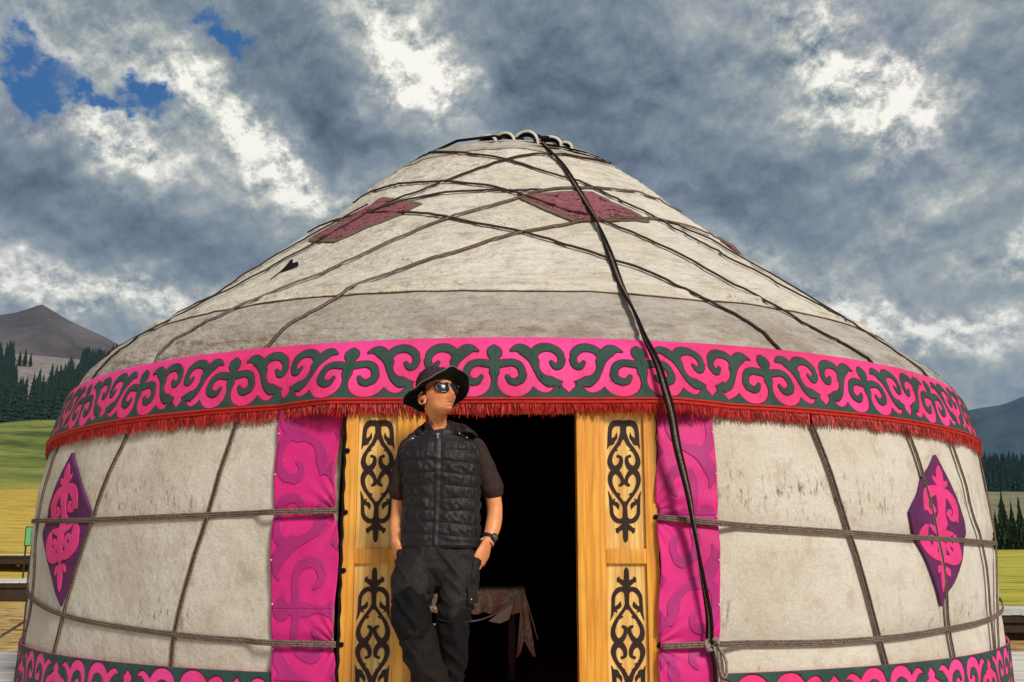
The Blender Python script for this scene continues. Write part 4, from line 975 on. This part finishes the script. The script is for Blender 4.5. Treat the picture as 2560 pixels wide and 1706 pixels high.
# --- head frame
HC=np.array([-.353,4.845,1.616]); yaw=R(40); pit=R(13)
Fw=np.array([math.sin(yaw)*math.cos(pit),-math.cos(yaw)*math.cos(pit),math.sin(pit)]); Rt=np.cross(Fw,(0,0,1)); Rt/=np.linalg.norm(Rt); Up=np.cross(Rt,Fw)
def hw(x,y,z): return HC+Rt*x+Fw*y+Up*z
def head(mb):
    nu,nv=96,72; V=[]
    for j in range(nv+1):
        ph=-math.pi/2+math.pi*j/nv
        for i in range(nu):
            th=2*math.pi*i/nu; cp=math.cos(ph); cp=max(cp,0)**(1-.42*max(0,math.cos(th)*.7+.3)) if ph<0 else cp; dx_,dy_,dz_=cp*math.sin(th),cp*math.cos(th),math.sin(ph)
            x=.073*dx_*(1+.06*(1-abs(dz_))); y=.094*dy_; z=(.112 if dz_>0 else .116)*dz_
            if z<0:
                f=-z/.116; x*=1-.42*f**2.0; 
                if y>0: y*=1-.04*f*f
                else: y*=1-.45*f
                if z<-.085: z=-.085+(z+.085)*.62
            if dy_>0:
                gx=lambda c_,s_:math.exp(-((x-c_)/s_)**2); gz=lambda c_,s_:math.exp(-((z-c_)/s_)**2)
                fr_=dy_**1.0
                a_=0
                nose=gx(0,.0105)*(.026*math.exp(-((z+.036)/.016)**2)+.017*math.exp(-((z+.018)/.022)**2)+.008*gz(.008,.02)); a_+=nose
                a_+=.008*(gx(.014,.008)+gx(-.014,.008))*gz(-.040,.010)
                a_-=.012*(gx(.031,.018)+gx(-.031,.018))*gz(.004,.014)
                a_+=.0055*(gx(.03,.026)+gx(-.03,.026)+.6*gx(0,.02))*gz(.028,.010)
                a_+=.007*(gx(.050,.018)+gx(-.050,.018))*gz(-.022,.018)
                a_+=.0085*gx(0,.026)*gz(-.068,.020)+.0055*gx(0,.021)*gz(-.062,.0048)+.0065*gx(0,.017)*gz(-.0755,.006)-.006*gx(0,.024)*gz(-.0685,.0028)
                a_-=.005*gx(0,.02)*gz(-.086,.006); a_-=.007*(gx(.043,.014)+gx(-.043,.014))*gz(-.055,.02)
                a_+=.024*gx(0,.024)*gz(-.096,.012)
                a_-=.005*(gx(.036,.014)+gx(-.036,.014))*gz(-.060,.02)
                a_+=.010*(gx(.050,.016)+gx(-.050,.016))*gz(-.086,.018)*1.1
                y+=a_*min(1,fr_*1.5)
            V.append(hw(x,y,z))
    F=grid_faces(nu,nv+1,True); mb.add(V,F)
    for s_ in (1,-1):      # ears: rim, bowl and lobe
        P=[]
        for t_ in np.linspace(-.4,4.3,12):
            P.append(hw(s_*(.079+.010*math.sin(max(0,t_)*.8)),-.012-.018*math.sin(t_)*1.0-.004,-.016+.030*math.cos(t_)))
        v_,f_=tube(P,[.0050]*11+[.006],7); mb.add(v_,f_)
        loft(mb,[hw(s_*.070,-.008,-.018),hw(s_*.082,-.018,-.016)],[.020,.018],[.010,.011],12,side=Fw,k=1)
        v_,f_=tube([hw(s_*.076,-.004,-.040),hw(s_*.080,-.008,-.048)],[.008,.007],7); mb.add(v_,f_)
sk=MB(); head(sk)
NB=(-.352,4.915,1.405)
loft(sk,[hw(0,-.030,-.065),(-.357,4.898,1.52),(-.354,4.904,1.46),NB],[.041,.042,.049,.075],[.044,.045,.052,.065],20)
v_,f_=tube([(-.338,4.858,1.505),(-.341,4.853,1.487),(-.343,4.859,1.470)],[.005,.011,.006],8); sk.add(v_,f_)      # throat
for a_,b_ in ((hw(.045,-.045,-.05),(-.335,4.872,1.43)),(hw(-.045,-.045,-.05),(-.358,4.872,1.43))):
    v_,f_=tube([a_,b_],[.010,.008],8); sk.add(v_,f_)
loft(sk,[(-.350,4.92,1.41),(-.34,4.92,1.36),(-.333,4.91,1.25),(-.338,4.895,1.08),(-.345,4.885,.92),(-.345,4.88,.84)],[.05,.11,.145,.145,.15,.14],[.06,.08,.10,.095,.095,.09],24)
AR=dict(r=[(-.185,4.915,1.375),(-.140,4.92,1.29),(-.100,4.925,1.19),(-.082,4.925,1.085),(-.090,4.885,1.00),(-.116,4.845,.930)],
        l=[(-.480,4.915,1.375),(-.508,4.93,1.29),(-.528,4.945,1.19),(-.536,4.955,1.085),(-.536,4.915,1.00),(-.528,4.875,.925)])
for s_,P in AR.items():
    loft(sk,P,[.040,.043,.040,.037,.037,.027],[.040,.046,.044,.040,.036,.023],18)
# hands: palm, five fingers, thumb; slid into the pockets
def hand(P0,D,Nn,sc_=1.0,flip=1):
    """P0 wrist, D direction of the fingers, Nn back of the hand"""
    P0=np.array(P0);D=np.array(D,float);D/=np.linalg.norm(D);Nn=np.array(Nn,float);Nn-=D*(Nn@D);Nn/=np.linalg.norm(Nn);W_=np.cross(D,Nn)*flip
    loft(sk,[P0-D*.02,P0+D*.02,P0+D*.055,P0+D*.088],[.027,.034,.041,.040],[.021,.018,.0165,.013],16,side=tuple(W_),k=3)
    for i,(w_,l_) in enumerate(((-.030,.062),(-.0105,.074),(.0095,.069),(.028,.052))):
        a_=P0+D*(.088-.004*abs(i-1))+W_*w_; pts=[a_-D*.012]; cur=a_; dr=D.copy()
        for s2,be in ((.45,.28),(.30,.35),(.25,.30)):
            dr=dr*math.cos(be)-Nn*math.sin(be)*1.0; dr/=np.linalg.norm(dr); cur=cur+dr*l_*s2; pts.append(cur)
        v_,f_=tube(pts,[.0098,.0092,.0085,.0072],9); sk.add(v_,f_); v2,f2=tube([pts[-1],pts[-1]+dr*.004],[.0068,.004],9); sk.add(v2,f2)
    a_=P0+D*.022-W_*.026; td=D*.72-W_*.62-Nn*.25; td/=np.linalg.norm(td); t2=D*.9-W_*.30-Nn*.3; t2/=np.linalg.norm(t2)
    v_,f_=tube([a_-td*.01,a_+td*.032,a_+td*.032+t2*.028,a_+td*.032+t2*.05],[.014,.0115,.0098,.008],9); sk.add(v_,f_)
hand((-.118,4.840,.922),(-.42,-.10,-.90),(.75,-.62,-.1),flip=1)
hand((-.533,4.870,.917),(.40,-.08,-.92),(-.75,-.62,-.1),flip=-1)
LG=dict(l=[(-.425,4.88,.86),(-.445,4.80,.73),(-.446,4.715,.605),(-.405,4.69,.48),(-.352,4.66,.345),(-.275,4.63,.12)],
        r=[(-.262,4.88,.86),(-.262,4.85,.73),(-.264,4.805,.575),(-.266,4.80,.45),(-.268,4.79,.33),(-.272,4.79,.12)])
for s_,P in LG.items(): loft(sk,P,[.075,.070,.050,.050,.048,.035],[.08,.075,.052,.055,.052,.04],16)
for s_,x,y,sg in (('l',-.272,4.63,.25),('r',-.275,4.79,-.15)): loft(sk,[(x,y+.03,.07),(x+sg*.03,y-.05,.06),(x+sg*.07,y-.15,.045)],[.034,.04,.038],[.04,.03,.018],14,side=(1,0,0))
V,N,F=union(sk,.0042,1,.5)
def skinm(gg,t,b,col):
    n1=gg.noise(t,22,4,.6); c=gg.mix(gg.smooth(n1,.35,.7),col,(col[0]*.90,col[1]*.78,col[2]*.70))
    def spot(p,s_,c2,amt,c):
        q=gg.mapp(t,tuple(float(v) for v in p),(pit,0,yaw),s_,'TEXTURE'); l=gg.vm('LENGTH',q); return gg.mix(gg.m('MULTIPLY',gg.smooth(l,1.15,.55),amt),c,c2)
    c=spot(hw(0,.10,-.056),(.030,.035,.0075),(.17,.062,.032),.45,c)      # shaved moustache
    c=spot(hw(0,.10,-.088),(.030,.035,.009),(.20,.075,.038),.30,c)
    c=spot(hw(0,.10,-.069),(.024,.03,.0095),(.42,.12,.075),.75,c)        # lips
    c=spot(hw(0,.10,-.0690),(.026,.03,.0016),(.06,.015,.01),.9,c)
    for s_ in(1,-1): 
        c=spot(hw(s_*.009,.125,-.0475),(.005,.02,.003),(.05,.015,.01),.9,c)
        c=spot(hw(s_*.033,.09,.027),(.024,.04,.0055),(.02,.012,.01),.85,c)
    gg.put(b.inputs['Base Color'],c); bump(gg,b,gg.noise(t,180,3,.6),.15,.001)
    b.inputs['Subsurface Weight'].default_value=.12; b.inputs['Subsurface Radius'].default_value=(1,.3,.15); b.inputs['Subsurface Scale'].default_value=.006
M['skin']=mat('tanned_skin',(.84,.345,.145),.45,skinm,.4)
pf_(mesh('body',V,F,M['skin']))
# --- hair under the hat
def fab(gg,t,b,col,sc=16,st=.6,ds=.010,an=(1,1,1)):
    n1=gg.noise(gg.mapp(t,scale=an),sc,4,.6,.6); n2=gg.noise(t,220,2,.6); c=mulc(gg,gg.mix(gg.smooth(n1,.3,.7),tuple(x*.72 for x in col),col),gg.m('MULTIPLY_ADD',n2,.5,.75)); gg.put(b.inputs['Base Color'],c); bump(gg,b,gg.m('ADD',n1,gg.m('MULTIPLY',n2,.03)),st,ds)
M['hair']=mat('black_hair',(.010,.008,.007),.6)
hb=MB(); V=[]
for j in range(13):
    z=-.052+.10*j/12
    for i in range(25):
        th=R(82)+R(196)*i/24; r_=1.035
        V.append(hw(.0765*math.sin(th)*r_*(1-.12*max(0,-z/.07)),.094*math.cos(th)*r_*(1-.18*max(0,-z/.07)),z+(.018 if i in(0,24) and z<-.02 else 0)))
hb.add(V,grid_faces(25,13)); hb.add([Vector(v)*1.0+Vector((0,0,0)) for v in V],[]); pf_(hb.build('hair',M['hair']))
# --- hat
M['hat']=mat('dark_hat_cloth',(.050,.030,.034),.8,lambda *a:fab(*a,sc=20),.2); M['hat_under']=mat('black_hat_lining',(.006,.005,.005),.9); M['piping']=mat('grey_hat_piping',(.16,.13,.13),.7)
ht=R(-7)
def hh(x,y,z):      # hat frame: tipped back a little more than the head
    y2=y*math.cos(ht)+z*math.sin(ht)*1.0; z2=-y*math.sin(ht)*1.0+z*math.cos(ht); return hw(x,y2-.004,z2)
def brz(th): # height of the rim at angle th (0=front)
    return .022*math.cos(th)-.020+.018*math.cos(2*th+.5)+.004*math.exp(-((th-.1)/.5)**2)+.004*math.sin(5*th)
hat=empty('hat',(0,0,0)); pf_(hat); n=72
cb=MB(); rings=[]
for q,(rr_,z) in enumerate(((1.03,.036),(1.03,.048),(1.02,.068),(.99,.088),(.94,.104),(.84,.114),(.6,.118),(.3,.116),(.02,.114))):
    for i in range(n):
        th=2*math.pi*i/n; w_=1+.025*math.sin(4*th+q*.8)+.02*math.sin(9*th+q*1.7)+.012*math.sin(17*th-q)
        rings.append(hh(.085*rr_*w_*math.sin(th),.103*rr_*w_*math.cos(th),z+.006*math.sin(3*th+q)))
cb.add(rings,grid_faces(n,9,True)); cb.build('hat_crown',M['hat'],hat)
bb_=MB(); top=[];bot=[]; nr=9; edge=[]
for q in range(nr):
    f=q/(nr-1)
    for i in range(n):
        th=2*math.pi*i/n; wx=.085+.074*f; wy=.103+.070*f; z=.038+brz(th)*f**1.4+.0045*math.sin(7*th+1)*f+.0025*math.sin(13*th)*f
        top.append(hh(wx*math.sin(th),wy*math.cos(th),z+.0016)); bot.append(hh(wx*math.sin(th)*.999,wy*math.cos(th)*.999,z-.0016))
        if q==nr-1: edge.append(hh(wx*math.sin(th),wy*math.cos(th),z))
bb_.add(top,grid_faces(n,nr,True)); bb_.add(bot,grid_faces(n,nr,True,0,True),1)
bb_.tube([tuple(p) for p in edge+[edge[0]]],.0027,6,2,cap=False)
bb_.build('brim',[M['hat'],M['hat_under'],M['piping']],hat)
cd=MB(); cd.tube([tuple(hh(.087*math.sin(t_),.105*math.cos(t_),.052)) for t_ in np.linspace(0,6.284,60)],.005,6,cap=False); cd.build('hat_band',M['hat_under'],hat)
# --- sunglasses
gl_=empty('sunglasses',(0,0,0)); pf_(gl_); M['frame']=mat('glossy_black_frame',(.006,.006,.006),.12,None,.6); M['lens']=mat('dark_lens',(.006,.006,.008),.22,None,.4); M['metal']=mat('silver_metal',(.75,.75,.75),.25,None,.6,metal=1)
for s_ in(1,-1):
    cx_=s_*.0330; pts=[(-.0275,.016),(-.012,.0185),(.014,.020),(.031,.018),(.029,-.004),(.020,-.020),(.0,-.025),(-.017,-.021),(-.025,-.007)]
    if s_<0: pts=[(-a_,b_) for a_,b_ in pts]
    q=catmull(pts+[pts[0]],6)[:-1]
    def gp(u_,v_,dd): x=cx_+u_; return hw(x,.1045+dd-abs(x)**1.6*2.1,.006+v_)
    fb=MB(); fb.tube([tuple(gp(a_,b_,.0)) for a_,b_ in list(q)+[q[0]]],.0034,8,cap=False); fb.build('rim',M['frame'],gl_)
    lb_=MB(); n_=len(q); V=[gp(0,0,.003)]+[gp(a_*.5,b_*.5,.0022) for a_,b_ in q]+[gp(a_,b_,0) for a_,b_ in q]
    F=[(0,1+i,1+(i+1)%n_) for i in range(n_)]+[(1+i,1+n_+i,1+n_+(i+1)%n_,1+(i+1)%n_) for i in range(n_)]; lb_.add(V,F); lb_.build('lens',M['lens'],gl_)
    tb_=MB(); tb_.tube([tuple(p) for p in catmull([hw(s_*.058,.088,.018),hw(s_*.072,.070,.017),hw(s_*.080,.03,.010),hw(s_*.081,-.005,.004),hw(s_*.080,-.02,-.010)],5)],[.0042]*6+[.003]*15,6); tb_.build('temple',M['frame'],gl_)
    st=MB(); c_=hw(s_*.060,.091,.018); st.tube([c_,c_+Fw*.003],.0022,8); st.build('stud',M['metal'],gl_)
fb=MB(); fb.tube([tuple(p) for p in catmull([hw(-.008,.102,.012),hw(0,.107,.015),hw(.008,.102,.012)],5)],.003,7); fb.build('bridge',M['frame'],gl_)
# --- t-shirt
M['tee']=mat('dark_brown_cotton',(.048,.029,.025),.9,lambda *a:fab(*a,sc=14,st=.5,ds=.012),.15); M['tee_neck']=mat('black_cotton',(.018,.016,.016),.9)
ts=MB(); loft(ts,[(-.352,4.905,1.425),(-.345,4.92,1.395),(-.335,4.91,1.32),(-.335,4.90,1.10),(-.335,4.89,.95)],[.070,.15,.172,.165,.16],[.066,.092,.108,.105,.105],28)
for s_,P in AR.items():
    e=P[2]; d_=np.array(P[2])-np.array(P[1]); d_/=np.linalg.norm(d_); end=tuple(np.array(P[2])+d_*(.015 if s_=='r' else .02))
    loft(ts,[(P[0][0]*.8+(-.335)*.2,P[0][1],P[0][2]-.005),P[0],P[1],end],[.052,.056,.056,.057],[.058,.062,.062,.062],22)
V,N,F=union(ts,.0055,3,.5); V=V+N*(.004*vn(V[:,0]*30+V[:,2]*14,V[:,2]*26+V[:,1]*9,0,50)+.005*vn(V[:,0]*12,V[:,2]*18,0,51))[:,None]
tee=pf_(mesh('t_shirt',V,F,M['tee']))
cb=MB(); cb.tube([( -.351+.062*math.sin(t_),4.888-.060*math.cos(t_),1.432-.012*math.cos(t_)) for t_ in np.linspace(0,6.284,40)],.007,8,cap=False); cb.build('neckband',M['tee_neck'],tee)
for s_,P in AR.items():
    d_=np.array(P[2])-np.array(P[1]); d_/=np.linalg.norm(d_); c_=np.array(P[2])+d_*(.043 if s_=='r' else .046); 
# --- quilted vest
def vestm(gg,t,b,col): fab(gg,t,b,col,sc=30,st=.5,ds=.008,an=(1,1,1.6)); b.inputs['Sheen Weight'].default_value=.06
M['vest']=mat('quilted_black_nylon',(.0115,.008,.010),.55,vestm,.35); M['vest_dark']=mat('black_nylon_trim',(.010,.008,.009),.5,None,.4)
VR=[(.905,.181,.122),(.918,.189,.130),(.935,.184,.126),(.97,.183,.124),(1.05,.176,.120),(1.15,.177,.120),(1.25,.184,.124),(1.32,.190,.122),(1.365,.190,.110),(1.395,.178,.098),(1.418,.135,.086),(1.435,.090,.075),(1.450,.074,.069),(1.475,.070,.067),(1.492,.073,.070)]
def vring(z): 
    zz=[a_[0] for a_ in VR]; return np.interp(z,zz,[a_[1] for a_ in VR]),np.interp(z,zz,[a_[2] for a_ in VR])
def vcen(z): return np.interp(z,[.9,1.05,1.25,1.4,1.49],[-.331,-.330,-.331,-.338,-.346]),np.interp(z,[.9,1.2,1.42,1.49],[4.895,4.905,4.91,4.895])
def vpt(th,z,h=0.):
    """th 0 = front (towards -y)"""
    th=np.asarray(th,float);z=np.asarray(z,float); a_,b_=vring(z); cx_,cy_=vcen(z); e=2/2.5
    s_=np.sin(th);c_=np.cos(th); x=np.sign(s_)*np.abs(s_)**e; y=-np.sign(c_)*np.abs(c_)**e
    zr=(z-.905)+.018*np.abs(np.sin(th*.5))*0-.03*np.exp(-(th/.9)**2)*(z-1.1)*0+.010*vn(th*1.5+5,z*9,0,60)+.006*np.sin(th*2)
    ph=(zr/.0565)%1.0; puff=np.minimum(ph,1-ph)*2; q=1-(1-np.clip(puff,0,1))**2.6
    body=np.clip((z-.925)/.02,0,1)*np.clip((1.41-z)/.04,0,1); P=.0060*q*body
    wr_=(.0085*vn(th*9+z*8,z*38+th*3,0,61)+.004*vn(th*22,z*30,0,62))*body*q+.006*vn(th*3,z*6,0,63)
    P=P*(1-.9*np.exp(-(((th+.03)/.075)**2)))       # flattened beside the zip
    d_=P+wr_+h
    return np.stack([cx_+x*(a_+d_),cy_+y*(b_+d_),z+0*x],-1)
nt_,nz_=260,240; T,Z=np.meshgrid(np.linspace(-math.pi,math.pi,nt_),np.linspace(.905,1.492,nz_))
# neckline opens in front
open_=np.exp(-((T+.03)/.55)**2); Zc=np.minimum(Z,1.492-.055*open_)
V=vpt(T,Zc).reshape(-1,3); V2=vpt(T,Zc,-.012).reshape(-1,3); b=nt_*nz_
F=grid_faces(nt_,nz_)+grid_faces(nt_,nz_,False,b,True)
for i in range(nt_-1): F.append((i+1,i,b+i,b+i+1)); k=(nz_-1)*nt_; F.append((k+i,k+i+1,b+k+i+1,b+k+i))
vest=pf_(mesh('vest',np.concatenate([V,V2]),F,M['vest']))
zb=MB(); zz=np.linspace(.912,1.437,60); zx=-.03-.05*(1.44-zz)/.53*.6
for off_,hw_,m_ in((.004,.0075,0),):
    V=[]
    for k_,z in enumerate(zz):
        for s_ in(-1,-.4,.4,1): V.append(vpt(np.array(zx[k_]+s_*hw_/.17),np.array(z),off_+(.0035 if abs(s_)<1 else 0)))
    zb.add(V,grid_faces(4,60))
zb.build('zipper',M['vest_dark'],vest)
mb=MB(); p=vpt(np.array(zx[-3]),np.array(1.425),.012); mb.box(p[0]-.0035,p[0]+.0035,p[1]-.004,p[1],p[2]-.030,p[2],0,.0012); mb.box(p[0]-.005,p[0]+.005,p[1]-.006,p[1]+.002,p[2]-.004,p[2]+.008,0,.0012); mb.build('zipper_pull',M['metal'],vest)
# collar, folded hood
hd=MB()
loft(hd,[(-.500,4.90,1.405),(-.465,4.945,1.432),(-.42,4.99,1.458),(-.35,5.015,1.470),(-.28,4.985,1.468),(-.225,4.93,1.452),(-.172,4.895,1.425)],[.012,.024,.034,.040,.038,.030,.010],[.016,.034,.045,.048,.045,.034,.014],16,side=(0,0,1))
loft(hd,[(-.425,4.87,1.435),(-.43,4.93,1.465),(-.35,4.99,1.49),(-.275,4.94,1.475),(-.270,4.865,1.440)],[.016,.022,.026,.022,.016],[.016,.024,.026,.022,.016],14,side=(0,0,1))
loft(hd,[(-.27,4.86,1.435),(-.215,4.855,1.445),(-.165,4.875,1.428)],[.010,.012,.006],[.022,.026,.012],12,side=(0,0,1))
V,N,F=union(hd,.005,2,.5); V=V+N*(.007*vn(V[:,0]*34,V[:,2]*60,0,70)+.004*vn(V[:,0]*70,V[:,2]*90,0,71))[:,None]
pf_(mesh('hood',V,F,M['vest_dark'])).parent=vest; bpy.data.objects['hood'].matrix_parent_inverse=Matrix.Identity(4)
mb=MB(); mb.tube([(-.247,4.838,1.437),(-.247,4.833,1.430)],.0038,8); mb.build('snap',M['metal'],vest)
mb=MB(); mb.tube([(-.212,4.832,1.418),(-.212,4.827,1.411)],.0038,8); mb.build('snap',M['metal'],vest)
mb=MB(); mb.tube([(-.476,4.862,1.412),(-.464,4.855,1.409)],.005,8); mb.build('snap',M['metal'],vest)
for sg,x in((1,-.163),(-1,-.505)):      # armhole piping
    mb=MB(); P=[]
    for t_ in np.linspace(0,6.283,30): P.append((x+sg*(.004+.012*math.cos(t_)*-1),4.908+.066*math.sin(t_),1.325+.082*math.cos(t_)))
    mb.tube(P,.008,8,cap=False); mb.build('armhole_trim',M['vest_dark'],vest)
for s_ in(1,-1):    # side pocket welts
    mb=MB(); P=[vpt(np.array(s_*1.02+.03*s_*(1-q)),np.array(.965+.115*q),.004) for q in np.linspace(0,1,10)]; mb.tube([tuple(p) for p in P],.0028,6); mb.build('pocket_welt',M['vest_dark'],vest)
# --- trousers
def trm(gg,t,b,col): fab(gg,t,b,col,sc=11,st=.75,ds=.022,an=(1,1,.8))
M['trouser']=mat('charcoal_trousers',(.019,.0155,.014),.7,trm,.25); M['gaiter']=mat('black_lower_legs',(.005,.004,.004),.8,trm,.2); M['gaiter_brown']=mat('dark_brown_lower_legs',(.014,.009,.0075),.8,trm,.2)
tr=MB()
loft(tr,[(-.332,4.89,.985),(-.334,4.89,.93),(-.340,4.885,.87),(-.345,4.88,.81)],[.145,.156,.175,.170],[.088,.098,.122,.118],30,ex=2.4)
loft(tr,[(-.430,4.88,.86),(-.448,4.83,.765),(-.450,4.765,.672)],[.092,.093,.086],[.106,.102,.092],24,k=8)
loft(tr,[(-.252,4.88,.86),(-.248,4.86,.765),(-.254,4.832,.68),(-.262,4.815,.600)],[.092,.088,.081,.076],[.106,.100,.092,.086],24,k=8)
loft(tr,[(-.158,4.85,.885),(-.172,4.83,.82),(-.185,4.80,.75)],[.014,.020,.010],[.03,.034,.02],14)      # the hands make the pockets bulge
loft(tr,[(-.512,4.85,.885),(-.500,4.83,.82),(-.500,4.80,.75)],[.014,.020,.010],[.03,.034,.02],14)
V,N,F=union(tr,.006,3,.5)
def folds(V,N,a_,seed):
    x,y,z=V.T; f1=vn((x*1.3+z*1.0)*16,(z-x*.7)*9,0,seed); f2=vn((x-z*.6)*30,(z+x)*14,0,seed+1); f3=vn(x*60,z*50,0,seed+2)
    return V+N*(a_*(1.0*(1-np.abs(f1)*3)+.5*f2+.2*f3))[:,None]
V=folds(V,N,.012,80); tro=pf_(mesh('trousers',V,F,M['trouser']))
for nm,P,rx_,ry_,m_ in (('trouser_leg',[(-.449,4.762,.69),(-.446,4.715,.605),(-.420,4.692,.53)],[.080,.081,.074],[.084,.090,.082],'gaiter'),
    ('trouser_leg',[(-.262,4.815,.62),(-.264,4.803,.54),(-.266,4.80,.42),(-.272,4.795,.30),(-.275,4.79,.14)],[.072,.066,.056,.049,.048],[.078,.074,.066,.060,.056],'gaiter'),
    ('trouser_leg',[(-.425,4.695,.55),(-.400,4.69,.47),(-.352,4.665,.345),(-.300,4.64,.20),(-.272,4.63,.12)],[.073,.073,.073,.062,.054],[.084,.082,.076,.066,.058],'gaiter_brown')):
    g1=MB(); loft(g1,P,rx_,ry_,28,k=10); V,N,F=union(g1,.006,2,.5); V=folds(V,N,.013,90+len(P)); pf_(mesh(nm,V,F,M[m_])).parent=tro; bpy.context.view_layer.objects.active=None
for o in bpy.data.objects:
    if o.name.startswith('trouser_leg'): o.matrix_parent_inverse=Matrix.Identity(4)
for P_,rx_,ry_ in (((-.4495,4.762,.665),.089,.095),((-.262,4.815,.594),.078,.088)):      # zip-off cuffs
    mb=MB(); mb.tube([(P_[0]+rx_*math.cos(t_),P_[1]+ry_*math.sin(t_),P_[2]+.012*math.sin(t_)-.006*math.cos(t_)) for t_ in np.linspace(0,6.283,40)],.005,7,cap=False); mb.build('cuff_seam',M['trouser'],tro)
mb=MB(); Rr_=Matrix.Rotation(R(38),3,'Z')@Matrix.Rotation(R(-5),3,'Y'); mb.box(-.205,-.150,4.752,4.768,.66,.73,0,.004,Rr_,Vector((-.18,4.76,.70))); mb.build('cargo_pocket_flap',M['trouser'],tro)
mb=MB(); mb.tube([(-.182,4.748,.680),(-.182,4.744,.680)],.004,8); mb.build('snap',M['metal'],tro)
# --- boots
M['boot']=mat('dark_boot_leather',(.03,.02,.015),.6)
for x,y,sg in ((-.272,4.63,.25),(-.275,4.79,-.15)):
    g1=MB(); loft(g1,[(x,y+.02,.17),(x,y+.02,.09),(x+sg*.01,y-.01,.062),(x+sg*.04,y-.09,.058),(x+sg*.075,y-.17,.045)],[.05,.052,.052,.054,.042],[.055,.062,.055,.045,.03],20,k=6); loft(g1,[(x-sg*.01,y+.07,.018),(x+sg*.02,y-.04,.018),(x+sg*.075,y-.185,.018)],[.042,.05,.046],[.016,.018,.018],16)
    V,N,F=union(g1,.006,1); pf_(mesh('boot',V,F,M['boot']))
# --- watch and bracelets on the wrist
wt=empty('watch',(0,0,0)); pf_(wt); wc=np.array((-.1095,4.862,.950)); wd_=np.array((-.026,-.04,-.07)); wd_=wd_/np.linalg.norm(wd_)
def ringp(c_,d_,rx_,ry_,n_=28):
    s_=np.array((1.,0,0)); s_=s_-d_*(s_@d_); s_/=np.linalg.norm(s_); u_=np.cross(d_,s_); return [tuple(c_+s_*rx_*math.cos(t_)+u_*ry_*math.sin(t_)) for t_ in np.linspace(0,6.2832,n_)]
mb=MB(); v_,f_=tube(ringp(wc,wd_,.036,.031),.010,8,False,flat=.3,up=None); 
mb=MB(); 
for o_ in(-.006,0,.006): mb.tube(ringp(wc+wd_*o_,wd_,.0355,.0315),.0042,7,cap=False)
mb.build('strap',M['vest_dark'],wt)
mb=MB(); nrm=np.array((.72,-.69,0.)); nrm=nrm-wd_*(nrm@wd_); nrm/=np.linalg.norm(nrm); c_=wc+nrm*.036
v_,f_=tube([c_,c_+nrm*.006,c_+nrm*.010],[.019,.020,.018],20); mb.add(v_,f_); mb.build('case',M['frame'],wt)
mb=MB(); M['dial']=mat('olive_watch_dial',(.10,.09,.03),.3); v_,f_=tube([c_+nrm*.0101,c_+nrm*.0112],[.0145,.0145],20); mb.add(v_,f_); mb.build('dial',M['dial'],wt)
for k,(o_,cc,nm) in enumerate(((.022,(.80,.77,.72),'white_beads'),(.031,(.45,.05,.03),'red_beads'))):
    mb=MB(); c_=wc+wd_*o_; P=ringp(c_,wd_,.031,.027,30)
    for p in P[:-1]:
        bm=bmesh.new(); bmesh.ops.create_icosphere(bm,subdivisions=1,radius=.0043); bm.verts.index_update(); mb.add([Vector(p)+v.co for v in bm.verts],[[v.index for v in f.verts] for f in bm.faces]); bm.free()
    pf_(mb.build('bracelet',mat(nm,cc,.4)))
